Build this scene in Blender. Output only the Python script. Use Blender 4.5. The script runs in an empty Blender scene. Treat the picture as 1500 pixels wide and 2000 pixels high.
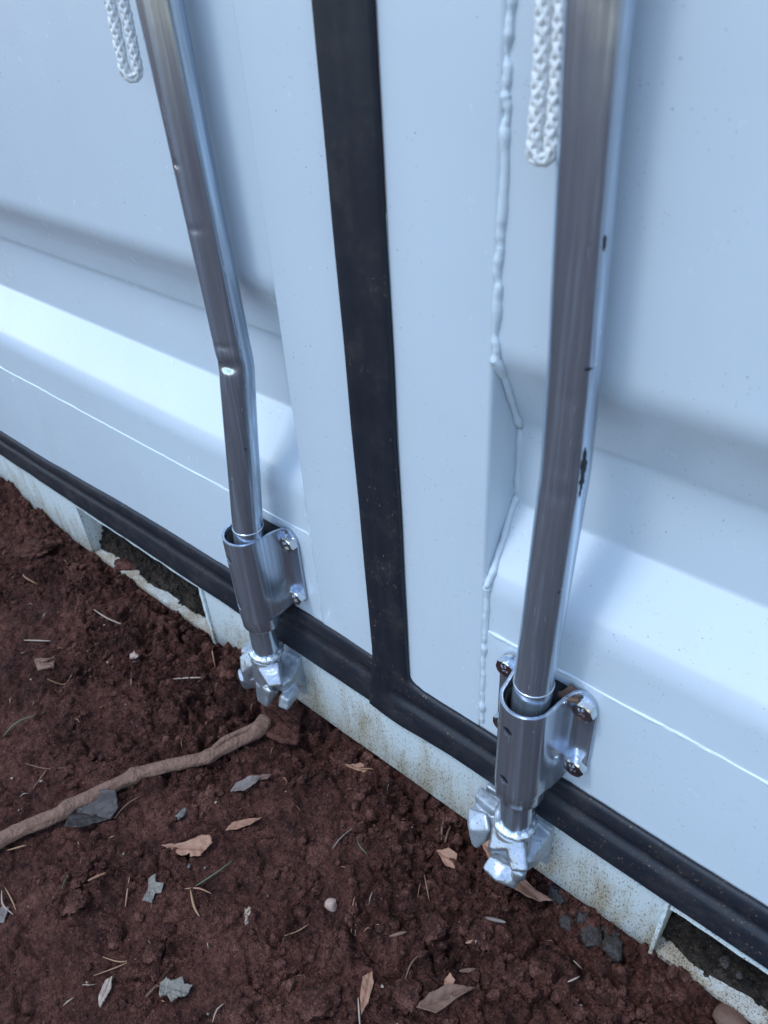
import bpy, bmesh, math, random
import numpy as np
from mathutils import Vector, Matrix, noise
R = math.radians
random.seed(11)
S = bpy.context.scene
COL = S.collection

# ------------------------------------------------------------------ camera
cd = bpy.data.cameras.new('camera'); cam = bpy.data.objects.new('camera', cd); COL.objects.link(cam)
cam.matrix_world = (Matrix.Translation((0, -0.4, 0.8)) @ Matrix.Rotation(0.74954037, 4, 'Z')
                    @ Matrix.Rotation(0.91087343, 4, 'X') @ Matrix.Rotation(-0.06851189, 4, 'Z'))
cd.sensor_fit = 'HORIZONTAL'; cd.sensor_width = 36; cd.lens = 36
cd.clip_start = 0.02; cd.clip_end = 500
cd.dof.use_dof = True; cd.dof.focus_distance = 0.80; cd.dof.aperture_fstop = 11
S.camera = cam
# ------------------------------------------------------------------ light
SUN_DIR = Vector((-0.42, -1.0, 2.3)).normalized()          # towards the bright patch of sky
w = bpy.data.worlds.new("World"); S.world = w; w.use_nodes = True
nt = w.node_tree; bg = nt.nodes['Background']
sky = nt.nodes.new('ShaderNodeTexSky'); sky.sky_type = 'NISHITA'; sky.sun_disc = False
sky.sun_elevation = math.asin(SUN_DIR.z); sky.sun_rotation = math.atan2(SUN_DIR.x, SUN_DIR.y)
sky.air_density = 1.3; sky.dust_density = 0.6; sky.ozone_density = 2.0
nt.links.new(sky.outputs[0], bg.inputs[0]); bg.inputs[1].default_value = 0.15
sl = bpy.data.lights.new('sun', 'SUN'); sun = bpy.data.objects.new('sun', sl); COL.objects.link(sun)
sl.energy = 0.72; sl.angle = R(10); sl.color = (0.82, 0.92, 1.0)
sun.rotation_euler = SUN_DIR.to_track_quat('Z', 'Y').to_euler(); sun.location = (0, -3, 6)
S.view_settings.view_transform = 'Standard'; S.view_settings.look = 'None'
S.view_settings.exposure = 1.07; S.view_settings.gamma = 1

# ------------------------------------------------------------------ node helpers
class NB:
    def __init__(s, name):
        s.m = bpy.data.materials.new(name); s.m.use_nodes = True
        s.t = s.m.node_tree; s.b = s.t.nodes['Principled BSDF']
        s.tc = s.t.nodes.new('ShaderNodeTexCoord').outputs['Object']
    def n(s, typ, **kw):
        nd = s.t.nodes.new(typ)
        for k, v in kw.items():
            setattr(nd, k, v)
        return nd
    def lk(s, a, b): s.t.links.new(a, b)
    def set(s, nd, key, v):
        if hasattr(v, 'is_linked') or hasattr(v, 'links'): s.lk(v, nd.inputs[key])
        else: nd.inputs[key].default_value = v
    def map(s, scale=(1, 1, 1), rot=(0, 0, 0)):
        m = s.n('ShaderNodeMapping'); s.lk(s.tc, m.inputs[0]); m.inputs['Scale'].default_value = scale; m.inputs['Rotation'].default_value = rot
        return m.outputs[0]
    def noise(s, scale, detail=4, rough=0.6, vec=None, out=0, dist=0):
        n = s.n('ShaderNodeTexNoise'); s.lk(vec or s.tc, n.inputs['Vector'])
        n.inputs['Scale'].default_value = scale; n.inputs['Detail'].default_value = detail; n.inputs['Roughness'].default_value = rough
        n.inputs['Distortion'].default_value = dist
        return n.outputs[out]
    def voro(s, scale, vec=None, feature='F1', out='Distance'):
        n = s.n('ShaderNodeTexVoronoi', feature=feature); s.lk(vec or s.tc, n.inputs['Vector']); n.inputs['Scale'].default_value = scale
        return n.outputs[out]
    def ramp(s, fac, *stops, interp='LINEAR'):
        r = s.n('ShaderNodeValToRGB'); s.lk(fac, r.inputs[0]); cr = r.color_ramp; cr.interpolation = interp
        while len(cr.elements) < len(stops): cr.elements.new(0.5)
        for e, (p, c) in zip(cr.elements, stops):
            e.position = p; e.color = (c, c, c, 1) if isinstance(c, (int, float)) else (*c, 1)
        return r.outputs[0]
    def rng(s, v, a, b, c=0., d=1.):
        m = s.n('ShaderNodeMapRange'); s.set(m, 0, v)
        for i, q in enumerate((a, b, c, d)): m.inputs[i + 1].default_value = q
        return m.outputs[0]
    def math(s, op, a, b=0.):
        m = s.n('ShaderNodeMath', operation=op); s.set(m, 0, a); s.set(m, 1, b); return m.outputs[0]
    def mix(s, f, a, b):
        m = s.n('ShaderNodeMix', data_type='RGBA')
        for k, v in ((0, f), (6, a), (7, b)):
            if hasattr(v, 'links'): s.lk(v, m.inputs[k])
            else: m.inputs[k].default_value = (*v, 1) if isinstance(v, tuple) and len(v) == 3 else v
        return m.outputs[2]
    def sep(s, i):
        x = s.n('ShaderNodeSeparateXYZ'); s.lk(s.tc, x.inputs[0]); return x.outputs[i]
    def bump(s, h, strength=0.3, dist=0.001, prev=None):
        b = s.n('ShaderNodeBump'); s.lk(h, b.inputs['Height']); b.inputs['Strength'].default_value = strength; b.inputs['Distance'].default_value = dist
        if prev: s.lk(prev, b.inputs['Normal'])
        return b.outputs[0]
    def out(s, col=None, rough=None, metal=None, normal=None, **kw):
        if col is not None:
            if hasattr(col, 'links'): s.lk(col, s.b.inputs['Base Color'])
            else: s.b.inputs['Base Color'].default_value = (*col, 1)
        if rough is not None: s.set(s.b, 'Roughness', rough)
        if metal is not None: s.set(s.b, 'Metallic', metal)
        if normal is not None: s.lk(normal, s.b.inputs['Normal'])
        for k, v in kw.items(): s.set(s.b, k.replace('_', ' '), v)
        return s.m
def specks(n, scale, size, thr):
    """small dots: one per Voronoi cell, kept in a share of the cells"""
    v = n.n('ShaderNodeTexVoronoi'); n.lk(n.tc, v.inputs['Vector']); v.inputs['Scale'].default_value = scale
    d = n.math('LESS_THAN', v.outputs['Distance'], size)
    c = n.n('ShaderNodeSeparateColor'); n.lk(v.outputs['Color'], c.inputs[0])
    return n.math('MULTIPLY', d, n.math('GREATER_THAN', c.outputs[0], thr))

# ------------------------------------------------------------------ materials
def mat_paint(name, base, dirty=0.0):
    n = NB(name)
    big = n.noise(3.0, 3, 0.5)
    z = n.sep(2)
    col = n.mix(n.rng(big, 0.35, 0.65, 0, 1), base, tuple(c * 0.95 for c in base))
    low = n.rng(z, 0.9, 0.15, 0.0, 1.0)
    s1 = specks(n, 170, 0.085, 0.78); s2 = specks(n, 430, 0.14, 0.86)
    clump = n.math('GREATER_THAN', n.math('ADD', n.noise(9, 3), n.math('MULTIPLY', low, 0.16)), 0.56)
    dots = n.math('MULTIPLY', n.math('MAXIMUM', s1, s2), clump)
    col = n.mix(n.math('MULTIPLY', dots, 0.8), col, (0.06, 0.05, 0.045))
    scr = n.math('GREATER_THAN', n.noise(1.0, 4, 0.6, n.map((260, 260, 30), (0.3, 0.2, 0.4))), 0.745)
    col = n.mix(n.math('MULTIPLY', scr, 0.35), col, (0.80, 0.86, 0.90))
    dust = n.math('MULTIPLY', n.rng(n.noise(7, 8, 0.7, n.map((1, 1, .35))), 0.52, 0.75, 0, 0.22), low)
    col = n.mix(dust, col, (0.42, 0.38, 0.33))
    rgh = n.rng(n.noise(40, 4), 0.3, 0.7, 0.17, 0.28)
    b = n.bump(n.noise(14, 2, 0.4), 0.10, 0.004)
    b = n.bump(n.noise(260, 2, 0.5), 0.05, 0.0006, b)
    return n.out(col, rgh, 0.0, b, Specular_IOR_Level=0.55, Coat_Weight=0.35, Coat_Roughness=0.08)
PAINT = mat_paint('white_door_paint', (0.590, 0.672, 0.745))
def mat_sill():
    n = NB('stained_white_paint')
    z = n.sep(2)
    low = n.rng(z, 0.075, -0.035, 0.0, 1.0)
    st = n.map((1, 1, 0.25))
    grime = n.math('ADD', n.noise(22, 8, 0.7, st), n.math('MULTIPLY', low, 0.27))
    col = n.mix(n.rng(grime, 0.56, 0.80, 0, 0.85), (0.62, 0.68, 0.69), (0.38, 0.30, 0.19))
    fine = n.noise(560, 4, 0.65, n.map((1, 1, 0.38)))
    pit = n.math('GREATER_THAN', n.math('ADD', fine, n.math('MULTIPLY', grime, 0.24)), 0.735)
    col = n.mix(n.math('MULTIPLY', pit, 0.8), col, (0.075, 0.055, 0.04))
    blot = n.math('GREATER_THAN', n.noise(16, 6, 0.75, n.map((1, 1, 0.6))), 0.715)
    col = n.mix(n.math('MULTIPLY', blot, 0.85), col, (0.09, 0.065, 0.05))
    b = n.bump(n.noise(120, 6, 0.6), 0.35, 0.0012)
    b = n.bump(n.noise(18, 3, 0.5), 0.3, 0.004, b)
    return n.out(col, n.rng(grime, 0.4, 0.8, 0.35, 0.75), 0.0, b)
SILL = mat_sill()
def mat_rubber():
    n = NB('black_rubber')
    d = n.noise(30, 8, 0.75)
    col = n.mix(n.rng(d, 0.5, 0.8, 0, 0.6), (0.012, 0.015, 0.023), (0.058, 0.048, 0.042))
    sc = n.math('GREATER_THAN', n.noise(480, 3, 0.7, n.map((1, 1, .5))), 0.645)
    sc = n.math('MULTIPLY', sc, n.math('GREATER_THAN', n.math('SUBTRACT', n.noise(24, 5), n.rng(n.sep(2), 0.15, 0.6, 0.0, 0.14)), 0.48))
    col = n.mix(n.math('MULTIPLY', sc, 0.8), col, (0.20, 0.135, 0.09))
    b = n.bump(n.noise(90, 5, 0.6), 0.25, 0.001)
    b = n.bump(n.noise(12, 2, 0.5), 0.25, 0.004, b)
    return n.out(col, n.rng(d, 0.35, 0.7, 0.42, 0.65), 0.0, b, Specular_IOR_Level=0.4)
RUBBER = mat_rubber()
def mat_metal(name, base, r0, r1, streak=1.0, metal=1.0, speck=0.0):
    n = NB(name)
    v = n.map((300, 300, 3.5))
    s = n.noise(1.0, 5, 0.7, v)
    patch = n.noise(22, 5, 0.6)
    fine = n.noise(900, 3, 0.6)
    f = n.math('ADD', n.math('MULTIPLY', s, 0.6 * streak), n.math('MULTIPLY', patch, 1 - 0.6 * streak))
    col = n.mix(n.rng(f, 0.3, 0.7, 0, 1), tuple(c * 0.90 for c in base), tuple(min(1, c * 1.05) for c in base))
    col = n.mix(n.rng(patch, 0.5, 0.75, 0, 0.35), col, tuple(c * 0.7 for c in base))
    sheen_band = n.noise(1.0, 5, 0.7, n.map((210, 210, 2.2)))  # lengthwise bands: reflections and highlights painted into the metal colour
    col = n.mix(n.rng(sheen_band, 0.50, 0.66, 0, 0.55), col, (base[0] * 0.70, base[1] * 0.66, base[2] * 0.78))
    col = n.mix(n.rng(sheen_band, 0.49, 0.38, 0, 0.60), col, (min(1, base[0] * 1.4), min(1, base[1] * 1.5), min(1, base[2] * 1.65)))
    scr = n.math('GREATER_THAN', n.noise(1.0, 4, 0.7, n.map((160, 160, 34), (0.5, 0.25, 0))), 0.735)
    scr2 = n.math('GREATER_THAN', n.noise(1.0, 3, 0.6, n.map((500, 500, 7), (0.1, 0.06, 0))), 0.72)
    sc = n.math('MAXIMUM', scr, scr2)
    col = n.mix(n.math('MULTIPLY', sc, 0.6), col, (0.80, 0.84, 0.86))
    if speck: col = n.mix(n.math('MULTIPLY', n.math('GREATER_THAN', fine, 0.67), speck), col, (0.12, 0.11, 0.10))
    rg = n.math('ADD', n.rng(f, 0.3, 0.7, r0, r1), n.math('MULTIPLY', sc, 0.2))
    b = n.bump(s, 0.06 * streak + 0.01, 0.0005)
    b = n.bump(fine, 0.05, 0.0003, b)
    b = n.bump(n.noise(45, 2, 0.4), 0.08, 0.0012, b)
    return n.out(col, rg, metal, b)
ROD = mat_metal('galvanised_pipe', (0.455, 0.525, 0.60), 0.13, 0.24, metal=0.82)
ZINC = mat_metal('zinc_plated_steel', (0.48, 0.54, 0.62), 0.16, 0.28, 0.35, speck=0.35, metal=0.84)
BOLT = mat_metal('bright_zinc_bolt', (0.66, 0.70, 0.74), 0.10, 0.22, 0.0)
def mat_cast(name, base, metal, rough):
    n = NB(name)
    a = n.noise(45, 6, 0.7); f = n.noise(420, 4, 0.6)
    col = n.mix(n.rng(a, 0.35, 0.7, 0, 1), base, tuple(c * 0.72 for c in base))
    col = n.mix(n.math('MULTIPLY', n.math('GREATER_THAN', f, 0.63), 0.7), col, (0.14, 0.13, 0.14))
    col = n.mix(n.rng(n.noise(30, 5, 0.7), 0.66, 0.72, 0, 0.9), col, (0.14, 0.07, 0.04))
    col = n.mix(n.rng(n.noise(75, 6, 0.75), 0.58, 0.66, 0, 0.45), col, (0.16, 0.15, 0.15))
    b = n.bump(a, 0.25, 0.0010); b = n.bump(f, 0.3, 0.0004, b)
    return n.out(col, rough, metal, b)
CAST = mat_cast('galvanised_casting', (0.46, 0.50, 0.56), 0.75, 0.34)
KEEP = mat_cast('painted_casting', (0.44, 0.49, 0.54), 0.45, 0.40)
def simple(name, col, rough=0.6, metal=0.0, bs=200, bst=0.3, bd=0.001, var=0.7, vs=60, **kw):
    n = NB(name)
    c = n.mix(n.noise(vs, 5, 0.65), tuple(q * var for q in col), tuple(min(1, q * (2 - var)) for q in col))
    return n.out(c, rough, metal, n.bump(n.noise(bs, 5, 0.6), bst, bd), **kw)
WELDM = simple('bright_weld_bead', (0.66, 0.72, 0.78), 0.22, 0.7, 160, 0.6, 0.002)
SEAM = simple('painted_sealant', (0.590, 0.672, 0.735), 0.25, 0, 90, 0.4, 0.002, 0.92)
NYLON = simple('black_nylon', (0.008, 0.009, 0.010), 0.7, 0, 100, 0.1)
MARK = simple('black_scuff', (0.010, 0.012, 0.016), 0.5, 0, 600, 0.9, 0.001)
ROPE = simple('white_braided_nylon', (0.74, 0.76, 0.76), 0.42, 0, 700, 0.5, 0.0006, 0.93, Sheen_Weight=0.2)
def mat_soil(name, cols, bst=1.0):
    n = NB(name)
    a = n.noise(9, 10, 0.72); b_ = n.noise(70, 8, 0.75); c = n.noise(600, 4, 0.7)
    m = n.math('ADD', n.math('MULTIPLY', a, 0.5), n.math('MULTIPLY', b_, 0.5))
    col = n.ramp(m, (0.40, cols[0]), (0.50, cols[1]), (0.62, cols[2]))
    col = n.mix(n.math('MULTIPLY', n.math('GREATER_THAN', c, 0.70), 0.5), col, cols[3])
    col = n.mix(n.math('MULTIPLY', specks(n, 120, 0.13, 0.965), 0.8), col, (0.42, 0.33, 0.27))
    vc = n.n('ShaderNodeTexVoronoi'); n.lk(n.tc, vc.inputs['Vector']); vc.inputs['Scale'].default_value = 420
    sc_ = n.n('ShaderNodeSeparateColor'); n.lk(vc.outputs['Color'], sc_.inputs[0])
    col = n.mix(n.rng(sc_.outputs[1], 0.80, 1.0, 0, 0.55), col, cols[2])
    col = n.mix(n.rng(sc_.outputs[0], 0.72, 1.0, 0, 0.6), col, cols[0])
    col = n.mix(n.math('MULTIPLY', specks(n, 330, 0.20, 0.94), 0.6), col, (0.36, 0.28, 0.25))
    bb = n.bump(n.noise(160, 8, 0.8), 1.0 * bst, 0.011)
    bb = n.bump(vc.outputs['Distance'], 0.9 * bst, 0.0035, bb)
    bb = n.bump(c, 0.8 * bst, 0.0015, bb)
    return n.out(col, 0.88, 0.0, bb, Specular_IOR_Level=0.25)
SOILC = ((0.031, 0.0112, 0.0086), (0.112, 0.0400, 0.0290), (0.240, 0.098, 0.071), (0.30, 0.18, 0.14))
SOIL = mat_soil('red_clay_soil', SOILC)
CLOD = mat_soil('red_clay_clod', ((0.038, 0.0140, 0.0108), (0.128, 0.047, 0.0345), (0.27, 0.118, 0.088), (0.34, 0.21, 0.17)), 0.9)
GRIT = mat_soil('dark_grit', ((0.014, 0.010, 0.008), (0.046, 0.034, 0.026), (0.11, 0.084, 0.066), (0.16, 0.13, 0.11)))
BARKM = simple('pinkish_brown_bark', (0.240, 0.132, 0.094), 0.85, 0, 190, 1.0, 0.008, 0.35, 70)
TAN = simple('dry_tan_leaf', (0.31, 0.155, 0.095), 0.6, 0, 150, 0.7, 0.002, 0.6, 90)
BROWN = simple('brown_leaf', (0.15, 0.080, 0.055), 0.7, 0, 150, 0.6, 0.002, 0.6)
DARKL = simple('dark_grey_leaf', (0.042, 0.032, 0.030), 0.5, 0, 120, 0.8, 0.003, 0.6)
GREYL = simple('pale_grey_leaf', (0.16, 0.125, 0.11), 0.6, 0, 150, 0.5, 0.001, 0.7)
FLAKE = simple('silver_grey_flake', (0.23, 0.20, 0.165), 0.4, 0.2, 260, 1.0, 0.004, 0.2, 240)
BARKD = simple('dark_wet_bark', (0.038, 0.015, 0.011), 0.8, 0, 90, 1.0, 0.005, 0.5, 50)
PALE = simple('pale_wood', (0.36, 0.27, 0.21), 0.7, 0, 300, 0.5, 0.001, 0.7, 90)
STRAW = simple('pine_needle_straw', (0.30, 0.17, 0.09), 0.6, 0, 300, 0.3, 0.001, 0.8, 40)
GREEN = simple('green_needle', (0.085, 0.105, 0.055), 0.5, 0, 300, 0.3, 0.001, 0.8, 40)
QUARTZ = simple('pale_pink_stone', (0.36, 0.25, 0.20), 0.6, 0, 200, 0.5, 0.001, 0.7)
STONE = simple('dark_grey_stone', (0.034, 0.027, 0.024), 0.7, 0, 200, 0.7, 0.002, 0.6)
BLUES = simple('blue_grey_chip', (0.13, 0.12, 0.105), 0.5, 0, 200, 0.6, 0.002, 0.6)

# ------------------------------------------------------------------ mesh helpers
def tag(o, label=None, cat=None, group=None, kind=None):
    for k, v in (('label', label), ('category', cat), ('group', group), ('kind', kind)):
        if v: o[k] = v
    return o
def empty(name, loc=(0, 0, 0)):
    o = bpy.data.objects.new(name, None); o.empty_display_size = 0.05; COL.objects.link(o); o.location = loc
    return o
def obj(name, me, mat, parent=None, smooth=True, autos=None):
    if isinstance(me, bmesh.types.BMesh):
        bm = me; me = bpy.data.meshes.new(name)
        if autos is not None:
            for e in bm.edges:
                if len(e.link_faces) == 2 and e.calc_face_angle(0) > R(autos): e.smooth = False
        bm.to_mesh(me); bm.free()
    me.name = name
    me.polygons.foreach_set('use_smooth', [smooth] * len(me.polygons))
    me.materials.clear(); me.materials.append(mat)
    o = bpy.data.objects.new(name, me); COL.objects.link(o)
    if parent is not None:
        o.parent = parent
        bpy.context.view_layer.update()
        o.matrix_parent_inverse = parent.matrix_world.inverted()
    return o
def bake(bm, mods):
    """evaluate modifiers on a temporary object, return a plain mesh"""
    me = bpy.data.meshes.new('tmp'); bm.to_mesh(me); bm.free()
    o = bpy.data.objects.new('tmp', me); COL.objects.link(o)
    extra = []
    for typ, kw in mods:
        m = o.modifiers.new(typ, typ)
        for k, v in kw.items():
            if k == 'cutter':
                cm = bpy.data.meshes.new('cut'); v.to_mesh(cm); v.free()
                co = bpy.data.objects.new('cut', cm); COL.objects.link(co); extra.append(co); m.object = co
            else: setattr(m, k, v)
    dg = bpy.context.evaluated_depsgraph_get(); dg.update()
    out = bpy.data.meshes.new_from_object(o.evaluated_get(dg))
    for q in [o] + extra: bpy.data.objects.remove(q)
    return out
def box(bm, x0, x1, y0, y1, z0, z1, M=None, taper=None):
    vs = []
    for z in (z0, z1):
        for x, y in ((x0, y0), (x1, y0), (x1, y1), (x0, y1)):
            if taper and z == z1:
                cx, cy = (x0 + x1) / 2, (y0 + y1) / 2; x = cx + (x - cx) * taper; y = cy + (y - cy) * taper
            v = Vector((x, y, z)); vs.append(bm.verts.new(M @ v if M else v))
    for f in ((0, 3, 2, 1), (4, 5, 6, 7), (0, 1, 5, 4), (1, 2, 6, 5), (2, 3, 7, 6), (3, 0, 4, 7)):
        bm.faces.new([vs[i] for i in f])
def poly_prism(bm, pts, z0, z1, top=None):
    """closed outline pts (x,y) from z0 to z1; 'top' an optional other outline"""
    top = top or pts
    a = sum(pts[i][0] * pts[(i + 1) % len(pts)][1] - pts[(i + 1) % len(pts)][0] * pts[i][1] for i in range(len(pts)))
    if a < 0: pts = pts[::-1]; top = top[::-1]
    lo = [bm.verts.new((p[0], p[1], p[2] if len(p) > 2 else z0)) for p in pts]
    hi = [bm.verts.new((p[0], p[1], p[2] if len(p) > 2 else z1)) for p in top]
    bm.faces.new(lo[::-1]); bm.faces.new(hi)
    n = len(pts)
    for i in range(n):
        bm.faces.new((lo[i], lo[(i + 1) % n], hi[(i + 1) % n], hi[i]))
def prism_x(bm, prof, x0, x1, caps=True):
    """profile (y,z) swept along x"""
    a = [bm.verts.new((x0, y, z)) for y, z in prof]; b = [bm.verts.new((x1, y, z)) for y, z in prof]
    n = len(prof)
    for i in range(n):
        bm.faces.new((a[i], a[(i + 1) % n], b[(i + 1) % n], b[i]))
    if caps: bm.faces.new(a[::-1]); bm.faces.new(b)
    bmesh.ops.recalc_face_normals(bm, faces=bm.faces)
def resample(pts, step):
    P = [Vector(p) for p in pts]
    out = []
    n = len(P)
    for i in range(n - 1):
        p0, p1, p2, p3 = P[max(i - 1, 0)], P[i], P[i + 1], P[min(i + 2, n - 1)]
        k = max(1, int((p2 - p1).length / step))
        for j in range(k):
            t = j / k
            out.append(0.5 * ((2 * p1) + (p2 - p0) * t + (2 * p0 - 5 * p1 + 4 * p2 - p3) * t * t + (3 * p1 - p0 - 3 * p2 + p3) * t ** 3))
    out.append(P[-1])
    return out
def tube(bm, pts, rad, seg=12, fn=None, caps=True, flat=1.0, ref=Vector((0, 0, 1))):
    pts = [Vector(p) for p in pts]; rings = []
    t0 = (pts[1] - pts[0]).normalized()
    u = t0.cross(ref)
    if u.length < 1e-3: u = t0.cross(Vector((1, 0, 0)))
    u.normalize()
    for i, p in enumerate(pts):
        t = (pts[min(i + 1, len(pts) - 1)] - pts[max(i - 1, 0)]).normalized()
        u = (u - t * u.dot(t)).normalized(); v = t.cross(u)
        r = rad(i / (len(pts) - 1)) if callable(rad) else (rad[i] if isinstance(rad, (list, tuple)) else rad)
        ring = []
        for k in range(seg):
            a = 2 * math.pi * k / seg
            q = p + u * math.cos(a) * r + v * math.sin(a) * r * flat
            if fn: q = fn(q, p, i, k)
            ring.append(bm.verts.new(q))
        rings.append(ring)
    for a, b in zip(rings, rings[1:]):
        for k in range(seg):
            bm.faces.new((a[k], a[(k + 1) % seg], b[(k + 1) % seg], b[k]))
    if caps:
        bm.faces.new(rings[0][::-1]); bm.faces.new(rings[-1])
def grid(bm, rows):
    V = [[bm.verts.new(p) for p in r] for r in rows]
    for a, b in zip(V, V[1:]):
        for i in range(len(a) - 1):
            bm.faces.new((a[i], a[i + 1], b[i + 1], b[i]))
    return V
def smooth01(t): t = max(0, min(1, t)); return t * t * (3 - 2 * t)

# ================================================================== GROUND
def _hash(ix, iy, s):
    h = (ix.astype(np.int64) * 374761393 + iy.astype(np.int64) * 668265263 + s * 974711) & 0xffffffff
    h = ((h ^ (h >> 13)) * 1274126177) & 0xffffffff
    h = ((h ^ (h >> 16)) * 2246822519) & 0xffffffff
    return ((h ^ (h >> 15)) & 0xffffff) / float(0xffffff)
def vn(x, y, s):
    ix, iy = np.floor(x), np.floor(y); fx, fy = x - ix, y - iy
    fx = fx ** 3 * (fx * (6 * fx - 15) + 10); fy = fy ** 3 * (fy * (6 * fy - 15) + 10)
    a, b, c, d = _hash(ix, iy, s), _hash(ix + 1, iy, s), _hash(ix, iy + 1, s), _hash(ix + 1, iy + 1, s)
    return (a * (1 - fx) + b * fx) * (1 - fy) + (c * (1 - fx) + d * fx) * fy
def fbm(x, y, s, o=4, g=0.5):
    t = 0; a = 1; n = 0
    for i in range(o):
        t = t + a * vn(x * 2 ** i + 17 * i, y * 2 ** i - 9 * i, s + i); n += a; a *= g
    return t / n
def lumps(x, y, s, dens=0.6):
    """irregular lumps: per-cell random blobs with sharp feet"""
    ix, iy = np.floor(x), np.floor(y); best = np.zeros_like(x)
    for dx in (-1, 0, 1):
        for dy in (-1, 0, 1):
            cx, cy = ix + dx, iy + dy
            px = cx + 0.15 + 0.7 * _hash(cx, cy, s); py = cy + 0.15 + 0.7 * _hash(cx, cy, s + 1)
            rr = 0.28 + 0.5 * _hash(cx, cy, s + 2); on = _hash(cx, cy, s + 3) < dens
            an = 3.14 * _hash(cx, cy, s + 4); st = 0.6 + 0.4 * _hash(cx, cy, s + 5)
            ux, uy = x - px, y - py
            a, b = ux * np.cos(an) + uy * np.sin(an), (-ux * np.sin(an) + uy * np.cos(an)) / st
            d = (a * a + b * b) / (rr * rr)
            h = np.where(on, np.sqrt(np.clip(1 - d, 0, 1)) * rr * st, 0)
            h = h * (1 + 0.5 * (a * (_hash(cx, cy, s + 6) - .5) + b * (_hash(cx, cy, s + 7) - .5)) / rr * 2)
            best = np.maximum(best, h)
    return best
def plates(x, y, s, dens=0.6):
    """flat-topped broken pieces with straight sides"""
    ix, iy = np.floor(x), np.floor(y); best = np.zeros_like(x)
    for dx in (-1, 0, 1):
        for dy in (-1, 0, 1):
            cx, cy = ix + dx, iy + dy
            px = cx + 0.15 + 0.7 * _hash(cx, cy, s); py = cy + 0.15 + 0.7 * _hash(cx, cy, s + 1)
            rr = 0.25 + 0.45 * _hash(cx, cy, s + 2); on = _hash(cx, cy, s + 3) < dens
            ux, uy = x - px, y - py; d = np.zeros_like(x)
            for k in range(5):
                a = 6.283 * (k + 0.7 * _hash(cx, cy, s + 10 + k)) / 5
                d = np.maximum(d, (ux * np.cos(a) + uy * np.sin(a)) / (rr * (0.55 + 0.5 * _hash(cx, cy, s + 20 + k))))
            t = (ux * (_hash(cx, cy, s + 6) - .5) + uy * (_hash(cx, cy, s + 7) - .5)) * 1.3
            h = np.where(on & (d < 1), np.minimum((1 - d) * 1.6, 0.42) * rr + t * np.minimum(1, (1 - d) * 5), 0)
            best = np.maximum(best, h)
    return best
BASE = -0.036
def hgt(x, y):
    x = np.asarray(x, float); y = np.asarray(y, float)
    wx = x + 0.018 * (fbm(x * 30, y * 30, 91, 3) - .5); wy = y + 0.018 * (fbm(x * 30 + 50, y * 30, 92, 3) - .5)
    rough = np.clip((fbm(x * 6 + 3, y * 6 + 1, 5, 3) - 0.46) * 6.5, 0.14, 1.0)          # loose clods against trodden clay
    wall = np.exp(-np.clip(-y, 0, 9) / 0.06)                                             # looser along the sill
    right = np.clip((x + 0.42) / 0.2, 0, 1)
    rough = np.clip(np.maximum(rough, np.maximum(0.85 * wall, 0.75 * right)), 0, 1)
    h = BASE + 0.030 * (fbm(x * 3.2, y * 3.2, 1, 3) - .5) + 0.014 * (fbm(x * 11, y * 11, 2, 3) - .5)
    h = h + rough * (0.022 * (fbm(wx * 28, wy * 28, 3, 5, 0.6) - .5))
    h = h + rough * (0.012 * lumps(wx * 18, wy * 18, 10, .5) + 0.028 * plates(wx * 22, wy * 22, 110, .55) + 0.007 * lumps(wx * 38, wy * 38, 20, .5) + 0.020 * plates(wx * 45, wy * 45, 140, .6)
                     + 0.010 * lumps(wx * 80, wy * 80, 30, .65)) 
    h = h + 0.012 * plates(wx * 14, wy * 14, 170, .5)
    h = h + (0.25 + 0.85 * rough) * (0.0100 * plates(x * 95, y * 95, 200, .55) + 0.0058 * lumps(wx * 165, wy * 165, 40, .5) + 0.0050 * plates(x * 210, y * 210, 50, .55))
    h = h + 0.0080 * (fbm(wx * 110, wy * 110, 60, 3, .65) - .5) * (0.28 + rough)
    cr_ = 1 - np.abs(2 * fbm(wx * 24, wy * 24, 65, 3) - 1)
    h = h - 0.010 * np.clip(cr_ - .86, 0, 1) / .14 * (0.3 + rough)
    # furrows raked through the clay
    u = (x * 0.86 - y * 0.5); v = (x * 0.5 + y * 0.86)
    fur = 1 - np.abs(2 * fbm(u * 3 + 7, v * 18, 70, 3) - 1)
    h = h - 0.0035 * np.clip(fur - 0.86, 0, 1) / 0.14 * (1 - 0.4 * rough) * (fbm(x * 9, y * 9, 71, 2) > .5)
    # the soil sags a little in front of the middle of the sill and rises to the far left
    h = h - 0.014 * np.exp(-((y + 0.012) / 0.035) ** 2) * np.clip((x + 0.62) / 0.08, 0, 1)
    h = h - 0.010 * np.exp(-((x + 0.50) / 0.09) ** 2 - ((y + 0.03) / 0.05) ** 2)
    h = h + 0.035 * np.clip((-1.12 - x) / 0.25, 0, 1)
    h = np.where(y > 0.0, np.minimum(h, -0.036 + 0.004 * (fbm(x * 60, y * 60, 77) - .5)), h)
    return h
def hz(x, y): return float(hgt(np.array([x]), np.array([y]))[0])
def near_axis(a, b, step, lo, hi):
    mid = np.arange(a, b + step / 2, step)
    def grow(start, sign, end):
        out = []; p = start; d = step
        while (end - p) * sign > 0:
            d *= 1.25; p += sign * d; out.append(p)
        return out
    return np.array(grow(mid[0], -1, lo)[::-1] + list(mid) + grow(mid[-1], 1, hi))
xs = near_axis(-1.5, 0.14, 0.0019, -60, 60); ys = near_axis(-0.50, 0.07, 0.0019, -60, 60)
X, Y = np.meshgrid(xs, ys); Zg = hgt(X, Y)
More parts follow.
